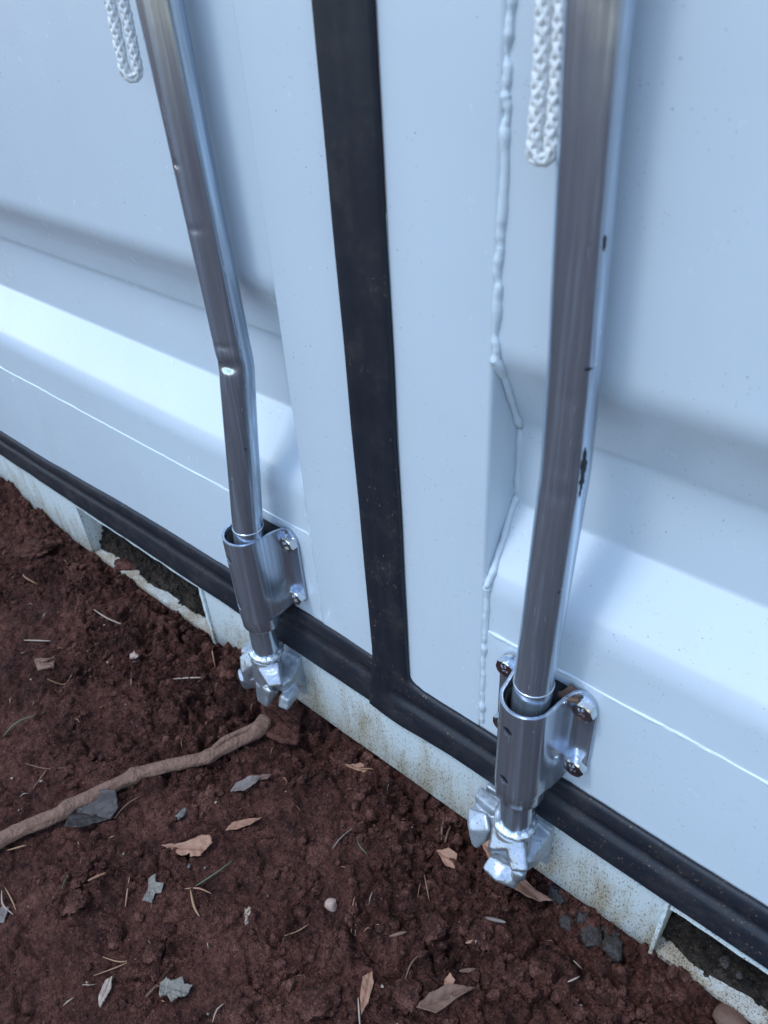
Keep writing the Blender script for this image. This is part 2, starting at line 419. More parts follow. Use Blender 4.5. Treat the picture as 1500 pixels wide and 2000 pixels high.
def grid_mesh(name, X, Y, Z):
    ny, nx = X.shape
    co = np.stack([X, Y, Z], -1).reshape(-1, 3).astype(np.float32)
    i = np.arange(ny * nx).reshape(ny, nx)
    q = np.stack([i[:-1, :-1], i[:-1, 1:], i[1:, 1:], i[1:, :-1]], -1).reshape(-1).astype(np.int32)
    me = bpy.data.meshes.new(name); nf = len(q) // 4
    me.vertices.add(len(co)); me.vertices.foreach_set('co', co.ravel())
    me.loops.add(len(q)); me.loops.foreach_set('vertex_index', q)
    me.polygons.add(nf); me.polygons.foreach_set('loop_start', np.arange(nf, dtype=np.int32) * 4)
    me.update(calc_edges=True); return me
g = obj('ground', grid_mesh('ground', X, Y, Zg), SOIL); tag(g, kind='structure')

# lump meshes
def rock_bm(r, seed, sub=3, sq=(1, 0.85, 0.6), rough=0.35, facets=7):
    rnd = random.Random(seed); bm = bmesh.new(); bmesh.ops.create_icosphere(bm, subdivisions=sub, radius=1)
    planes = []
    for _ in range(facets):
        n = Vector((rnd.gauss(0, 1), rnd.gauss(0, 1), rnd.gauss(0, 1))).normalized(); planes.append((n, rnd.uniform(0.55, 0.85)))
    off = Vector((rnd.uniform(0, 99),) * 3)
    for v in bm.verts:
        p = v.co.copy()
        for n, d in planes:
            e = p.dot(n) - d
            if e > 0: p -= n * e * 0.9
        k = 1 + rough * (noise.fractal(p * 1.6 + off, 1.0, 2.0, 4) * 0.75 + (0.5 * noise.fractal(p * 5 + off, 0.6, 2.0, 3) if sub > 2 else 0))
        p *= k; v.co = Vector((p.x * sq[0], p.y * sq[1], p.z * sq[2])) * r
    return bm
# soil crumbs: thousands of loose lumps, one mass
protos = []
for k in range(6):
    b = rock_bm(1, 50 + k, 1, (1, .85, .7), 0.5, 5); b.verts.ensure_lookup_table()
    protos.append((np.array([v.co[:] for v in b.verts]), np.array([[v.index for v in f.verts] for f in b.faces]))); b.free()
rng_ = np.random.default_rng(5)
N = 24000
cx = rng_.uniform(-1.45, 0.10, N); cy = -0.47 * rng_.random(N) ** 1.25
dens = fbm(cx * 6 + 3, cy * 6 + 1, 5, 3) + 0.25 * np.exp(cy / 0.08) + 0.12 * np.clip((cx + .4) / .2, 0, 1)
keep = dens > rng_.uniform(0.36, 0.68, N); cx, cy = cx[keep], cy[keep]; N = len(cx)
cr = 0.00085 * np.exp(rng_.exponential(0.62, N)); cr = np.minimum(cr, 0.0085); cz = hgt(cx, cy) + cr * 0.25
VV, FF, o_ = [], [], 0
for i in range(N):
    v, f = protos[i % 6]; a = rng_.uniform(0, 6.28, 3)
    Rm = np.array((Matrix.Rotation(a[0], 3, 'X') @ Matrix.Rotation(a[1], 3, 'Y') @ Matrix.Rotation(a[2], 3, 'Z')))
    VV.append(v @ Rm.T * cr[i] + [cx[i], cy[i], cz[i]]); FF.append(f + o_); o_ += len(v)
VV = np.concatenate(VV).astype(np.float32); FF = np.concatenate(FF).astype(np.int32)
me = bpy.data.meshes.new('soil_crumbs'); me.vertices.add(len(VV)); me.vertices.foreach_set('co', VV.ravel())
me.loops.add(FF.size); me.loops.foreach_set('vertex_index', FF.ravel()); me.polygons.add(len(FF))
me.polygons.foreach_set('loop_start', np.arange(len(FF), dtype=np.int32) * 3); me.update(calc_edges=True)
tag(obj('soil_crumbs', me, CLOD, smooth=False), 'loose reddish brown soil crumbs scattered over the ground', 'soil', kind='stuff')

# ================================================================== CONTAINER
XL, XR = -0.4795, -0.2615       # inner edges of the corrugated panels
container = empty('shipping_container', (-0.375, 0, -0.036))
tag(container, 'white steel shipping container seen at its lower rear doors', 'container')
def rounded(P, k=6):
    out = [P[0][:2]]
    for i in range(1, len(P) - 1):
        a, b, c = Vector(P[i - 1][:2]), Vector(P[i][:2]), Vector(P[i + 1][:2]); r = P[i][2]
        if r <= 0: out.append(tuple(b)); continue
        p, q = b + (a - b).normalized() * r, b + (c - b).normalized() * r
        for j in range(k + 1):
            t = j / k; out.append(tuple(p * (1 - t) ** 2 + b * 2 * t * (1 - t) + q * t * t))
    out.append(P[-1][:2]); return out
RIB = [(0.0012, 2.45, 0)]
for base in (1.98, 1.27, 0.560):
    RIB += [(0.0012, base, .013), (0.0365, base - 0.068, .006), (0.0365, base - 0.143, .0028), (0.0012, base - 0.208, .016)]
RIB += [(0.0012, 0.2955, 0.0006), (0.0, 0.2948, 0.0006), (0.0, 0.10, 0)]
RIB = rounded(RIB)
def door(name, xe, xin, xfa, xfb, rail_a, rail_b):
    """xin..xe the corrugated panel, xfa..xfb the vertical frame member; one welded sheet-steel mesh"""
    bm = bmesh.new()
    n = 2
    xsn = [min(xin, xe) + abs(xe - xin) * i / n for i in range(n + 1)]
    grid(bm, [[(x, y, z) for x in xsn] for y, z in RIB])
    # far stile at the hinge side
    s = 1 if xe > xin else -1
    box(bm, min(xe, xe + s * 0.08), max(xe, xe + s * 0.08), -0.001, 0.05, 0.10, 2.45)
    # frame member beside the gasket, rounded front edges
    r = 0.0035
    a, b = min(xfa, xfb), max(xfa, xfb)
    prof = []
    for cx_, sg in ((a + r, -1), (b - r, 1)):
        for k in range(6):
            t = R(90) * k / 5
            if sg < 0: prof.append((cx_ - r * math.cos(t), r - r * math.sin(t)))
            else: prof.append((cx_ + r * math.sin(t), r - r * math.cos(t)))
    prof += [(b, 0.05), (a, 0.05)]
    lo = [bm.verts.new((x, y - 0.001, 0.10)) for x, y in prof]; hi = [bm.verts.new((x, y - 0.001, 2.45)) for x, y in prof]
    m = len(prof)
    for i in range(m): bm.faces.new((lo[i], lo[(i + 1) % m], hi[(i + 1) % m], hi[i]))
    bm.faces.new(lo[::-1]); bm.faces.new(hi)
    bmesh.ops.recalc_face_normals(bm, faces=bm.faces)
    return obj(name, bm, PAINT, container, autos=40)
doorL = door('door', -1.54, XL, XL, -0.396, 0, 0)
doorR = door('door', 0.79, XR, -0.352, XR, 0, 0)
tag(doorL, 'white painted steel door with a horizontal rib, left of the upright black seal')
tag(doorR, 'white painted steel door with a bumpy weld, right of the upright black seal')

# weld and sealant seams on the doors
def bumpy(pts, r, seed, step=0.0025, amp=0.35, freq=60, flat=1.0, wob=0.0006):
    rnd = random.Random(seed); o = rnd.uniform(0, 50)
    P = resample(pts, step); Q = []
    rr = []
    for i, p in enumerate(P):
        s = i * step
        nn = noise.noise(Vector((s * freq, o, 0))) + 0.5 * noise.noise(Vector((s * freq * 2.3, o, 5)))
        rr.append(r * max(0.12, 1 + amp * nn))
        Q.append(p + Vector((noise.noise(Vector((s * freq * .7, o, 9))), 0, noise.noise(Vector((s * freq * .7, o, 19))))) * wob)
    bm = bmesh.new(); tube(bm, Q, rr, 10, flat=flat); return bm
xw = XR + 0.0015
obj('weld_seam', bumpy([(xw, 0.0015, 2.4), (xw, 0.0015, 1.6), (xw, 0.0015, 1.0), (xw, 0.0015, 0.7), (xw - .001, 0.001, 0.60), (xw - .0005, 0.001, 0.556)], 0.0031, 1, amp=0.55, freq=75, wob=.0026), SEAM, doorR)
obj('weld_seam', bumpy([(xw - .001, -0.001, 0.559), (xw + .001, 0.006, 0.549), (xw + .001, 0.035, 0.491), (xw + .001, 0.038, 0.484), (xw + .001, 0.038, 0.43), (xw + .001, 0.036, 0.418), (xw + .001, 0.004, 0.358), (xw, 0.0, 0.350)], 0.0031, 2, amp=0.5, freq=70, wob=.0016), SEAM, doorR)
obj('weld_seam', bumpy([(xw, 0.0015, 0.350), (xw, 0.001, 0.30), (xw, 0.001, 0.24), (xw + .0005, 0.001, 0.165)], 0.0030, 3, amp=0.7, freq=80, wob=.0014), SEAM, doorR)
obj('weld_seam', bumpy([(XR + .004, 0.0012, 0.2955), (-0.2, 0.0012, 0.2945), (-0.1, 0.0012, 0.2945), (0.3, 0.0012, 0.2945), (0.78, 0.0012, 0.2945)], 0.0014, 4, amp=1.3, freq=34, wob=.0028), SEAM, doorR)
obj('weld_seam', bumpy([(-1.53, 0.0012, 0.2945), (-1.2, 0.0012, 0.2945), (-0.7, 0.0012, 0.2945), (-0.6, 0.0012, 0.2945), (XL - .004, 0.0012, 0.2945)], 0.0010, 5, amp=1.8, freq=22, wob=.0026), SEAM, doorL)
obj('weld_seam', bumpy([(XL + .0005, 0.0015, 0.365), (XL, 0.0012, 0.33), (XL, 0.001, 0.31), (XL + .001, 0.0005, 0.296), (XL, 0.001, 0.26), (XL + .001, 0.001, 0.165)], 0.0016, 6, amp=0.7), SEAM, doorL)

# gaskets ---------------------------------------------------------------
HP = [(0, -.0005), (.012, -.0040), (.05, -.0056), (.24, -.0068), (.29, -.0058), (.33, -.0022), (.45, -.0014), (.49, -.0036), (.52, -.0060), (.56, -.0074), (.64, -.0078), (.78, -.0086), (.95, -.0098), (.985, -.0088), (1.0, -.0005)]
HPL = [(0, -.0005), (.012, -.0032), (.05, -.0046), (.22, -.0056), (.26, -.0050), (.30, -.0030), (.40, -.0026), (.44, -.0034), (.47, -.0050), (.51, -.0062), (.62, -.0066), (.78, -.0076), (.95, -.0086), (.985, -.0076), (1.0, -.0005)]
VP = [(0, 0.0015), (.012, -.0026), (.05, -.0042), (.22, -.0052), (.28, -.0046), (.34, -.0040), (.44, -.0046), (.50, -.0054), (.56, -.0056), (.62, -.0050), (.70, -.0060), (.82, -.0068), (.93, -.0064), (.985, -.0042), (1.0, 0.0015)]
def gasket_left():
    bm = bmesh.new(); rows = []
    for i in range(241):
        x = -1.56 + (1.56 - 0.3975) * i / 240
        wv = 0.0016 * (noise.noise(Vector((x * 9, 3, 0)))) + 0.0007 * noise.noise(Vector((x * 45, 3, 0)))
        # lip curls up slightly left of the seal corner
        up = 0.009 * smooth01((x + 0.64) / 0.13) - 0.004 * smooth01((x + 0.46) / 0.06) + 0.004 * smooth01((-1.0 - x) / 0.1) * -1
        zt = 0.1585 + wv + up + (-0.009) * smooth01((-0.80 - x) / 0.25)
        zb = 0.0880 + 0.0012 * noise.noise(Vector((x * 14, 8, 0)))
        rows.append([(x, y + 0.0006 * noise.noise(Vector((x * 20, t * 3, 1))), zt + (zb - zt) * t) for t, y in HPL])
    grid(bm, rows); bmesh.ops.recalc_face_normals(bm, faces=bm.faces); return bm
obj('gasket', gasket_left(), RUBBER, doorL)
def gasket_right():
    bm = bmesh.new(); rows = []
    xi, zi = -0.3505, 0.1605; rf = 0.012
    inner, outer, prof = [], [], []
    zs = [2.45, 2.0, 1.5, 1.1] + list(np.linspace(1.0, 0.195, 90))
    for z in zs:
        wv = 0.0008 * noise.noise(Vector((z * 12, 0, 4)))
        inner.append((xi + wv, z)); outer.append((-0.3978 + wv * 0.6, z)); prof.append(0.0)
    # corner: fan from the upright to the bottom strip
    K = 22
    for k in range(K + 1):
        t = k / K; a = R(180) + R(62) * t                            # fillet
        ix = xi + rf - rf * math.cos(R(90) * t) if False else xi + rf * (1 - math.cos(R(90) * t))
        iz = zi + rf - rf * math.sin(R(90) * t)
        inner.append((ix, iz))
        if t < 0.5:
            q = t / 0.5; outer.append((-0.3978 - 0.0115 * smooth01(q), 0.19 - (0.19 - 0.0830) * q))
        else:
            q = (t - 0.5) / 0.5; outer.append((-0.4093 + (xi + rf + 0.4093 - 0.004) * q, 0.0830 - 0.0030 * math.sin(q * 2.6) + 0.003 * q))
        prof.append(smooth01((t - 0.15) / 0.8))
    for x in list(np.linspace(xi + rf + 0.006, 0.12, 110)) + [0.3, 0.6, 0.8]:
        wv = 0.0012 * noise.noise(Vector((x * 11, 5, 0))) + 0.0006 * noise.noise(Vector((x * 60, 5, 0)))
        d = x - (xi + rf)
        inner.append((x, 0.1585 - 0.0015 * smooth01(d / 0.3) + wv)); outer.append((x, 0.0860 + 0.0035 * smooth01(d / 0.05) - 0.003 * smooth01((d - .05) / 0.2) + 0.5 * wv)); prof.append(1.0)
    for (a, b, p) in zip(inner, outer, prof):
        row = []
        for j in range(len(HP)):
            tv, yv = VP[j]; th, yh = HP[j]
            t = tv * (1 - p) + th * p; y = (yv - 0.0025) * (1 - p) + (yh - 0.0008) * p
            row.append((a[0] + (b[0] - a[0]) * t, y, a[1] + (b[1] - a[1]) * t))
        rows.append(row)
    grid(bm, rows); bmesh.ops.recalc_face_normals(bm, faces=bm.faces); return bm
gk = gasket_right()
gm = bake(gk, [('SOLIDIFY', dict(thickness=0.002, offset=-1))])
obj('gasket', gm, RUBBER, doorR)

# sill ---------------------------------------------------------------------
bm = bmesh.new()
SEG = [(0.0, 0.082), (0.0, -0.0305), (0.0015, -0.034), (0.006, -0.0365), (0.06, -0.0365), (0.06, 0.082)]
CP = [(0.0012, 0.0815), (0.0012, 0.0760), (0.046, 0.0760), (0.046, -0.0275), (0.0012, -0.0275), (0.0012, -0.0345), (0.058, -0.0345), (0.058, 0.0815)]
for a, b in ((-1.62, -1.052), (-0.724, -0.0520), (0.27, 0.86)):
    n = max(2, int((b - a) / 0.02)); 
    P = []
    for i in range(n + 1):
        x = a + (b - a) * i / n
        d = 0.0009 * noise.noise(Vector((x * 7, 1, 0)))
        P.append([bm.verts.new((x, y + d if y < 0.02 else y, z + 0.0012 * noise.noise(Vector((x * 18, 2, 0))) * (z < 0))) for y, z in SEG])
    for p, q in zip(P, P[1:]):
        for k in range(len(SEG)): bm.faces.new((p[k], p[(k + 1) % len(SEG)], q[(k + 1) % len(SEG)], q[k]))
    bm.faces.new(P[0][::-1]); bm.faces.new(P[-1])
bmesh.ops.recalc_face_normals(bm, faces=bm.faces)
sill = obj('sill', bm, SILL, container, autos=35)
bm = bmesh.new(); prism_x(bm, CP, -1.0522, -0.7238, False)
# turned edges round the openings
box(bm, -0.7305, -0.7245, -0.0035, 0.0, -0.033, 0.0775); box(bm, -1.05, -0.73, -0.0030, 0.0008, 0.0765, 0.0800)
def ragged(bm):
    bmesh.ops.subdivide_edges(bm, edges=[e for e in bm.edges if e.calc_length() > .02], cuts=24, use_grid_fill=True)
    for v in bm.verts:
        if v.co.y < 0.0009: v.co += Vector((.0005, .0006, .0010)) * noise.noise(v.co * 120) + Vector((0, 0, .0016)) * noise.noise(v.co * 28)
    return bm
obj('pocket', ragged(bm), SILL, sill, smooth=False)
bm = bmesh.new(); prism_x(bm, CP, -0.0522, 0.2702, False)
box(bm, -0.0515, -0.0480, -0.0045, 0.030, -0.033, 0.074, taper=1.0)
box(bm, -0.046, 0.27, -0.0050, 0.0008, 0.0720, 0.0785)
obj('pocket', ragged(bm), SILL, sill, smooth=False)
# container body behind the doors
bm = bmesh.new(); box(bm, -1.60, 0.85, 0.062, 3.0, -0.02, 0.08); obj('floor_frame', bm, SILL, container, smooth=False)
for x0 in (-1.62, 0.87 - 0.04):
    bm = bmesh.new(); k = 12
    for i in range(k):
        y0 = 0.07 + 2.9 * i / k; y1 = 0.07 + 2.9 * (i + 1) / k; m1 = y0 + 0.6 * (y1 - y0); 
        box(bm, x0, x0 + 0.012, y0, m1, 0.081, 2.5); box(bm, x0 + 0.02, x0 + 0.032, m1, y1, 0.081, 2.5)
    obj('side_wall', bm, PAINT, container, smooth=False)
bm = bmesh.new(); box(bm, -1.63, 0.88, -0.002, 3.0, 2.502, 2.56); obj('roof', bm, PAINT, container, smooth=False)
for x0 in (-1.70, 0.80):
    bm = bmesh.new(); box(bm, x0, x0 + 0.078, -0.003, 0.16, -0.03, 2.50)
    bmesh.ops.bevel(bm, geom=bm.edges[:], offset=0.006, segments=3, affect='EDGES'); obj('corner_post', bm, PAINT, container, autos=40)

# lock rods -----------------------------------------------------------------
RR = 0.0162
def rod_mesh(path, dents, rings):
    P = resample(path, 0.0012); bm = bmesh.new()
    def fn(q, p, i, k):
        d = q - p
        for (z, ang, w, hgt_, dep) in dents:
            dz = (p.z - z) / hgt_
            if abs(dz) < 3:
                a = math.atan2(d.y, d.x) - R(ang); a = math.atan2(math.sin(a), math.cos(a))
                k_ = math.exp(-dz * dz - (a / w) ** 2); d = d * (1 - dep * k_)
        return p + d
    tube(bm, P, RR, 40, fn)
    for z0, h, e in rings:                                  # fine rings round the pipe
        c = [p for p in P if abs(p.z - z0) < 0.01][0]
    return bm
def straight(*P):
    """straight runs with a tight kink at each inner node"""
    P = [Vector(p) for p in P]; out = []
    for a, b in zip(P, P[1:]):
        n = max(2, int((b - a).length / 0.02)); out += [a.lerp(b, t) for t in np.linspace(0.0, 1.0, n + 1)[:-1]]
    return out + [P[-1]]
PR = straight((-0.1985, -0.0225, 1.6), (-0.198, -0.0215, 0.766), (-0.1908, -0.0212, 0.585), (-0.1890, -0.0218, 0.509), (-0.1935, -0.0360, 0.175), (-0.1935, -0.0370, 0.094))
PL = straight((-0.534, -0.022, 1.6), (-0.5295, -0.0215, 0.763), (-0.5222, -0.0207, 0.487), (-0.5405, -0.0333, 0.285), (-0.5465, -0.0362, 0.18), (-0.5480, -0.0370, 0.092))
rodR = obj('lock_rod', rod_mesh(PR, [(0.512, -80, .8, .0060, -.02), (0.498, -80, .9, .006, .025), (.36, -80, .6, .01, .02), (.57, -70, .5, .006, .02)], []), ROD, container)
rodL = obj('lock_rod', rod_mesh(PL, [(0.4925, -74, .6, .0055, .20), (0.503, -70, .7, .005, -.02), (.512, -75, .5, .003, .05), (.612, -85, .5, .0035, .05), (.66, -100, .25, .003, .10)], []), ROD, container)
tag(rodR, 'galvanised lock rod with a black scuff at its bend, nearer the viewer'); tag(rodL, 'galvanised lock rod with a bright dent at its bend, farther from the viewer')
def scuff(center_fn, ang, z0, z1, wid, seed, parent):
    """thin torn black mark lying on the pipe's skin"""
    bm = bmesh.new(); rows = []; rnd = random.Random(seed); n = 26
    for i in range(n + 1):
        t = i / n; z = z0 + (z1 - z0) * t; c = center_fn(z)
        hw = wid * max(0, math.sin(math.pi * (1 - t) ** .8)) ** 0.9 * (0.45 + 0.8 * rnd.random()) + 0.0001
        row = []
        for s in (-1, -.3, .3, 1):
            a = R(ang) + s * hw / RR * (0.8 + .4 * rnd.random())
            row.append((c[0] + math.cos(a) * (RR + 0.0004), c[1] + math.sin(a) * (RR + 0.0004), z))
        rows.append(row)
    grid(bm, rows); return obj('scuff_mark', bm, MARK, parent)
def path_at(P):
    Q = resample(P, 0.01)
    def f(z): return min(Q, key=lambda p: abs(p.z - z))
    def g_(z):
        for a, b in zip(Q, Q[1:]):
            if a.z >= z >= b.z:
                t = (a.z - z) / (a.z - b.z + 1e-9); return a.lerp(b, t)
        return f(z)
    return g_
cR, cL = path_at(PR), path_at(PL)
scuff(cR, -21, 0.497, 0.536, 0.0020, 1, rodR); scuff(cR, -34, 0.588, 0.590, 0.003, 2, rodR); scuff(cR, -20, 0.655, 0.664, 0.0009, 3, rodR)
scuff(cR, -36, 0.416, 0.4185, 0.0008, 4, rodR); scuff(cL, -105, 0.655, 0.661, 0.0008, 5, rodL); scuff(cL, -28, .405, .408, .0008, 6, rodL)
def ring_bm(c, r, rt, lump=0.0, seed=0, seg=44, ms=8, sq=1.0):
    bm = bmesh.new(); rows = []
    for i in range(seg + 1):
        a = 2 * math.pi * (i % seg) / seg
        k = 1 + lump * (noise.noise(Vector((math.cos(a) * 3, math.sin(a) * 3, seed))) + .6 * noise.noise(Vector((math.cos(a) * 9, math.sin(a) * 9, seed))))
        rows.append([(c[0] + math.cos(a) * (r + rt * k * math.cos(b)), c[1] + math.sin(a) * (r + rt * k * math.cos(b)), c[2] + rt * sq * k * math.sin(b)) for b in [2 * math.pi * j / ms for j in range(ms + 1)]])
    grid(bm, rows); bmesh.ops.remove_doubles(bm, verts=bm.verts, dist=1e-6); bmesh.ops.recalc_face_normals(bm, faces=bm.faces); return bm
for rod, cf, zr in ((rodR, cR, 0.305), (rodL, cL, 0.300)):
    c = cf(zr); obj('rod_ring', ring_bm((c[0], c[1], zr), RR - 0.0001, 0.0008, sq=1.3), BOLT, rod)  # thin silver ring added round the rod above its bracket
    c = cf(0.107); obj('weld_ring', ring_bm((c[0], c[1], 0.105), RR + 0.0006, 0.0042, 0.55, 3), WELDM, rod)

# brackets --------------------------------------------------------------------
BR, BT = 0.0232, 0.0028
def bez(p0, p1, p2, p3, t): 
    return tuple((1 - t) ** 3 * a + 3 * (1 - t) ** 2 * t * b + 3 * (1 - t) * t * t * c + t ** 3 * d for a, b, c, d in zip(p0, p1, p2, p3))
def half_profile(lowf):
    """outer face of the right half, front centre to flange edge; lowf 0..1 towards the lower end"""
    cy = -0.0352; out = []
    for k in range(15):
        a = R(-90) + R(72) * k / 14; out.append((BR * math.cos(a), cy + BR * math.sin(a)))
    p0 = out[-1]; 
    for k in range(1, 15):
        out.append(bez(p0, (0.0245 + .003 * lowf, -0.031 + .001 * lowf), (0.0245 + 0.008 * lowf, -0.0042 - .004 * lowf), (0.0345, -0.0042), k / 14))
    for x in (0.038, 0.041, 0.0435, 0.0455, 0.0468): out.append((x, -0.0042))
    return out
def bracket_mesh(cx):
    bm = bmesh.new(); NZ = 30; grids = {}
    zt, zb = 0.290, 0.172
    for side in ('o', 'i'):
        rows = []
        for j in range(NZ + 1):
            v = j / NZ
            lowf = 1 - smooth01((v - 0.10) / 0.25)
            hp = half_profile(lowf)
            if side == 'i':
                q = []
                for i in range(len(hp)):
                    a = hp[max(i - 1, 0)]; b = hp[min(i + 1, len(hp) - 1)]
                    t = Vector((b[0] - a[0], b[1] - a[1])).normalized(); nrm = Vector((-t.y, t.x))
                    if i == 0: nrm = Vector((0, 1))
                    q.append((hp[i][0] + nrm.x * BT, hp[i][1] + nrm.y * BT))
                hp = q
            full = [(-x, y) for x, y in hp[:0:-1]] + hp
            ref = half_profile(0); fref = [(-x, y) for x, y in ref[:0:-1]] + ref
            row = []
            for (x, y), (rx, _) in zip(full, fref):
                ax = abs(rx); top = zt; bot = zb + 0.016 * smooth01((ax - 0.019) / 0.012)
                e = ax - (0.0468 - 0.017)
                if e > 0: top -= 0.017 - math.sqrt(max(0, 0.017 ** 2 - e * e))
                e = ax - (0.0468 - 0.007)
                if e > 0: bot += 0.007 - math.sqrt(max(0, 0.007 ** 2 - e * e))
                row.append(bm.verts.new((cx + x, y, bot + (top - bot) * v)))
            rows.append(row)
        grids[side] = rows
    o, i_ = grids['o'], grids['i']; m = len(o[0])
    for j in range(NZ):
        for k in range(m - 1):
            bm.faces.new((o[j][k], o[j][k + 1], o[j + 1][k + 1], o[j + 1][k])); bm.faces.new((i_[j][k + 1], i_[j][k], i_[j + 1][k], i_[j + 1][k + 1]))
        for k in (0, m - 1):
            f = (o[j][k], o[j + 1][k], i_[j + 1][k], i_[j][k]); bm.faces.new(f if k == 0 else f[::-1])
    for j in (0, NZ):
        for k in range(m - 1):
            f = (o[j][k], i_[j][k], i_[j][k + 1], o[j][k + 1]); bm.faces.new(f if j == 0 else f[::-1])
    bmesh.ops.recalc_face_normals(bm, faces=bm.faces)
    cut = bmesh.new()
    for z in (0.2640, 0.1950):
        Mx = Matrix.Translation((cx - 0.0040, -0.0560, z)) @ Matrix.Rotation(R(-9), 4, 'Z') @ Matrix.Rotation(R(90), 4, 'X')
        bmesh.ops.create_cone(cut, cap_ends=True, segments=28, radius1=0.0050, radius2=0.0050, depth=0.014, matrix=Mx)
    return bake(bm, [('BOOLEAN', dict(operation='DIFFERENCE', solver='EXACT', cutter=cut)),
                     ('BEVEL', dict(width=0.0007, segments=2, limit_method='ANGLE', angle_limit=R(50)))])
def text_bm(s, size, M, depth=0.0003):
    cu = bpy.data.curves.new('t', 'FONT'); cu.body = s; cu.size = size; cu.extrude = depth; cu.align_x = 'CENTER'; cu.align_y = 'CENTER'
    o = bpy.data.objects.new('t', cu); COL.objects.link(o); dg = bpy.context.evaluated_depsgraph_get(); dg.update()
    me = bpy.data.meshes.new_from_object(o.evaluated_get(dg)); me.transform(M); bpy.data.objects.remove(o); return me
def bolt_bm(rot):
    """hex head on a pressed washer face, axis -y, base at origin"""
    bm = bmesh.new(); AF = 0.0180; rc = AF / math.sqrt(3); H = 0.0082
    def ringv(r, y, n=6, off=0): return [bm.verts.new((r * math.cos(2 * math.pi * k / n + off), y, r * math.sin(2 * math.pi * k / n + off))) for k in range(n)]
    n = 6 * 6
    def hexr(frac, y, clampr=None):
        out = []
        for k in range(n):
            a = 2 * math.pi * k / n + rot; s = (a - rot) % (math.pi / 3) - math.pi / 6
            r = AF / 2 / math.cos(s) * frac
            if clampr: r = min(r, clampr)
            out.append(bm.verts.new((r * math.cos(a), y, r * math.sin(a))))
        return out
    ch = []
    for k in range(n):                                        # chamfer dips at the corners
        a = 2 * math.pi * k / n + rot; s = (a - rot) % (math.pi / 3) - math.pi / 6; r = AF / 2 / math.cos(s)
        ch.append(bm.verts.new((r * math.cos(a), -(H - max(0, (r - AF / 2 * 0.98)) * 0.85), r * math.sin(a))))
    L = [hexr(1, 0.0005), ch, hexr(1, -H - 0.0001, AF / 2 * 0.93), hexr(1, -H + 0.0004, AF / 2 * 0.80), hexr(1, -H + 0.0004, AF / 2 * 0.3)]
    for a, b in zip(L, L[1:]):
        for k in range(n): bm.faces.new((a[k], a[(k + 1) % n], b[(k + 1) % n], b[k]))
    bm.faces.new(L[-1])
    bmesh.ops.recalc_face_normals(bm, faces=bm.faces); return bm
MARKS = ('8.8', 'TH')
def bracket(cx, label):
    b = obj('rod_bracket', bracket_mesh(cx), ZINC, container); tag(b, label)
    i = 0
    for sx in (-1, 1):
        for z in (0.2745, 0.1965):
            i += 1
            x = cx + sx * 0.0375
            bm = bolt_bm(R(12 + 13 * i)); bmesh.ops.transform(bm, matrix=Matrix.Translation((x, -0.0042, z)), verts=bm.verts)
            bo = obj('bolt', bm, BOLT, b, autos=22)
            bm2 = bmesh.new()
            for s, dz, dx in ((MARKS[0], 0.0030, 0.0), (MARKS[1], -0.0030, 0.0)):
                ro = R(-25)
                M = Matrix.Translation((x, -0.0042 - 0.0078, z)) @ Matrix.Rotation(ro, 4, 'Y') @ Matrix.Translation((dx, 0, dz)) @ Matrix.Rotation(R(90), 4, 'X')
                tm = text_bm(s, 0.0050, M); bm2.from_mesh(tm)
            bm3 = bm2; me3 = bpy.data.meshes.new('stamp'); bm3.to_mesh(me3); bm3.free()
            # the raised grade marks belong to the head: one mesh
            q = bmesh.new(); q.from_mesh(bo.data); q.from_mesh(me3)
            for e in q.edges:
                if len(e.link_faces) == 2 and e.calc_face_angle(0) > R(22): e.smooth = False
            for f in q.faces: f.smooth = True
            q.to_mesh(bo.data); q.free()
    return b
bR = bracket(-0.193, 'zinc plated saddle bracket nearer the viewer, with all four bolt heads showing')
bL = bracket(-0.5455, 'zinc plated saddle bracket farther from the viewer, with two bolt heads showing')
for cx, b in ((-0.193, bR), (-0.5455, bL)):
    bm = bmesh.new()                                            # black liner: sleeve and backing block
    rows = []
    def sleeve(r0, r1, z0, z1, a0=-200, a1=20, n=40):
        R_ = []
        for k in range(n + 1):
            a = R(a0 + (a1 - a0) * k / n); R_.append([(cx + r * math.cos(a), -0.0352 + r * math.sin(a), z) for r, z in ((r1, z0), (r1, z1), (r0, z1), (r0, z0), (r1, z0))])
        return R_
    grid(bm, sleeve(0.0178, 0.0190, 0.174, 0.285))
    box(bm, cx - 0.026, cx + 0.026, -0.0165, -0.0015, 0.172, 0.284)
    obj('liner', bm, NYLON, b, autos=40)
    bm = bmesh.new()
    rows = []
    for k in range(49):
        a = 2 * math.pi * (k % 48) / 48
        rows.append([(cx + r * math.cos(a), -0.0352 + r * math.sin(a), z) for r, z in ((0.0165, 0.157), (0.0218, 0.157), (0.0226, 0.1582), (0.0228, 0.1735), (0.0165, 0.1735))])
    grid(bm, rows); bmesh.ops.remove_doubles(bm, verts=bm.verts, dist=1e-6); bmesh.ops.recalc_face_normals(bm, faces=bm.faces)
    obj('collar', bm, ZINC, b, autos=40)

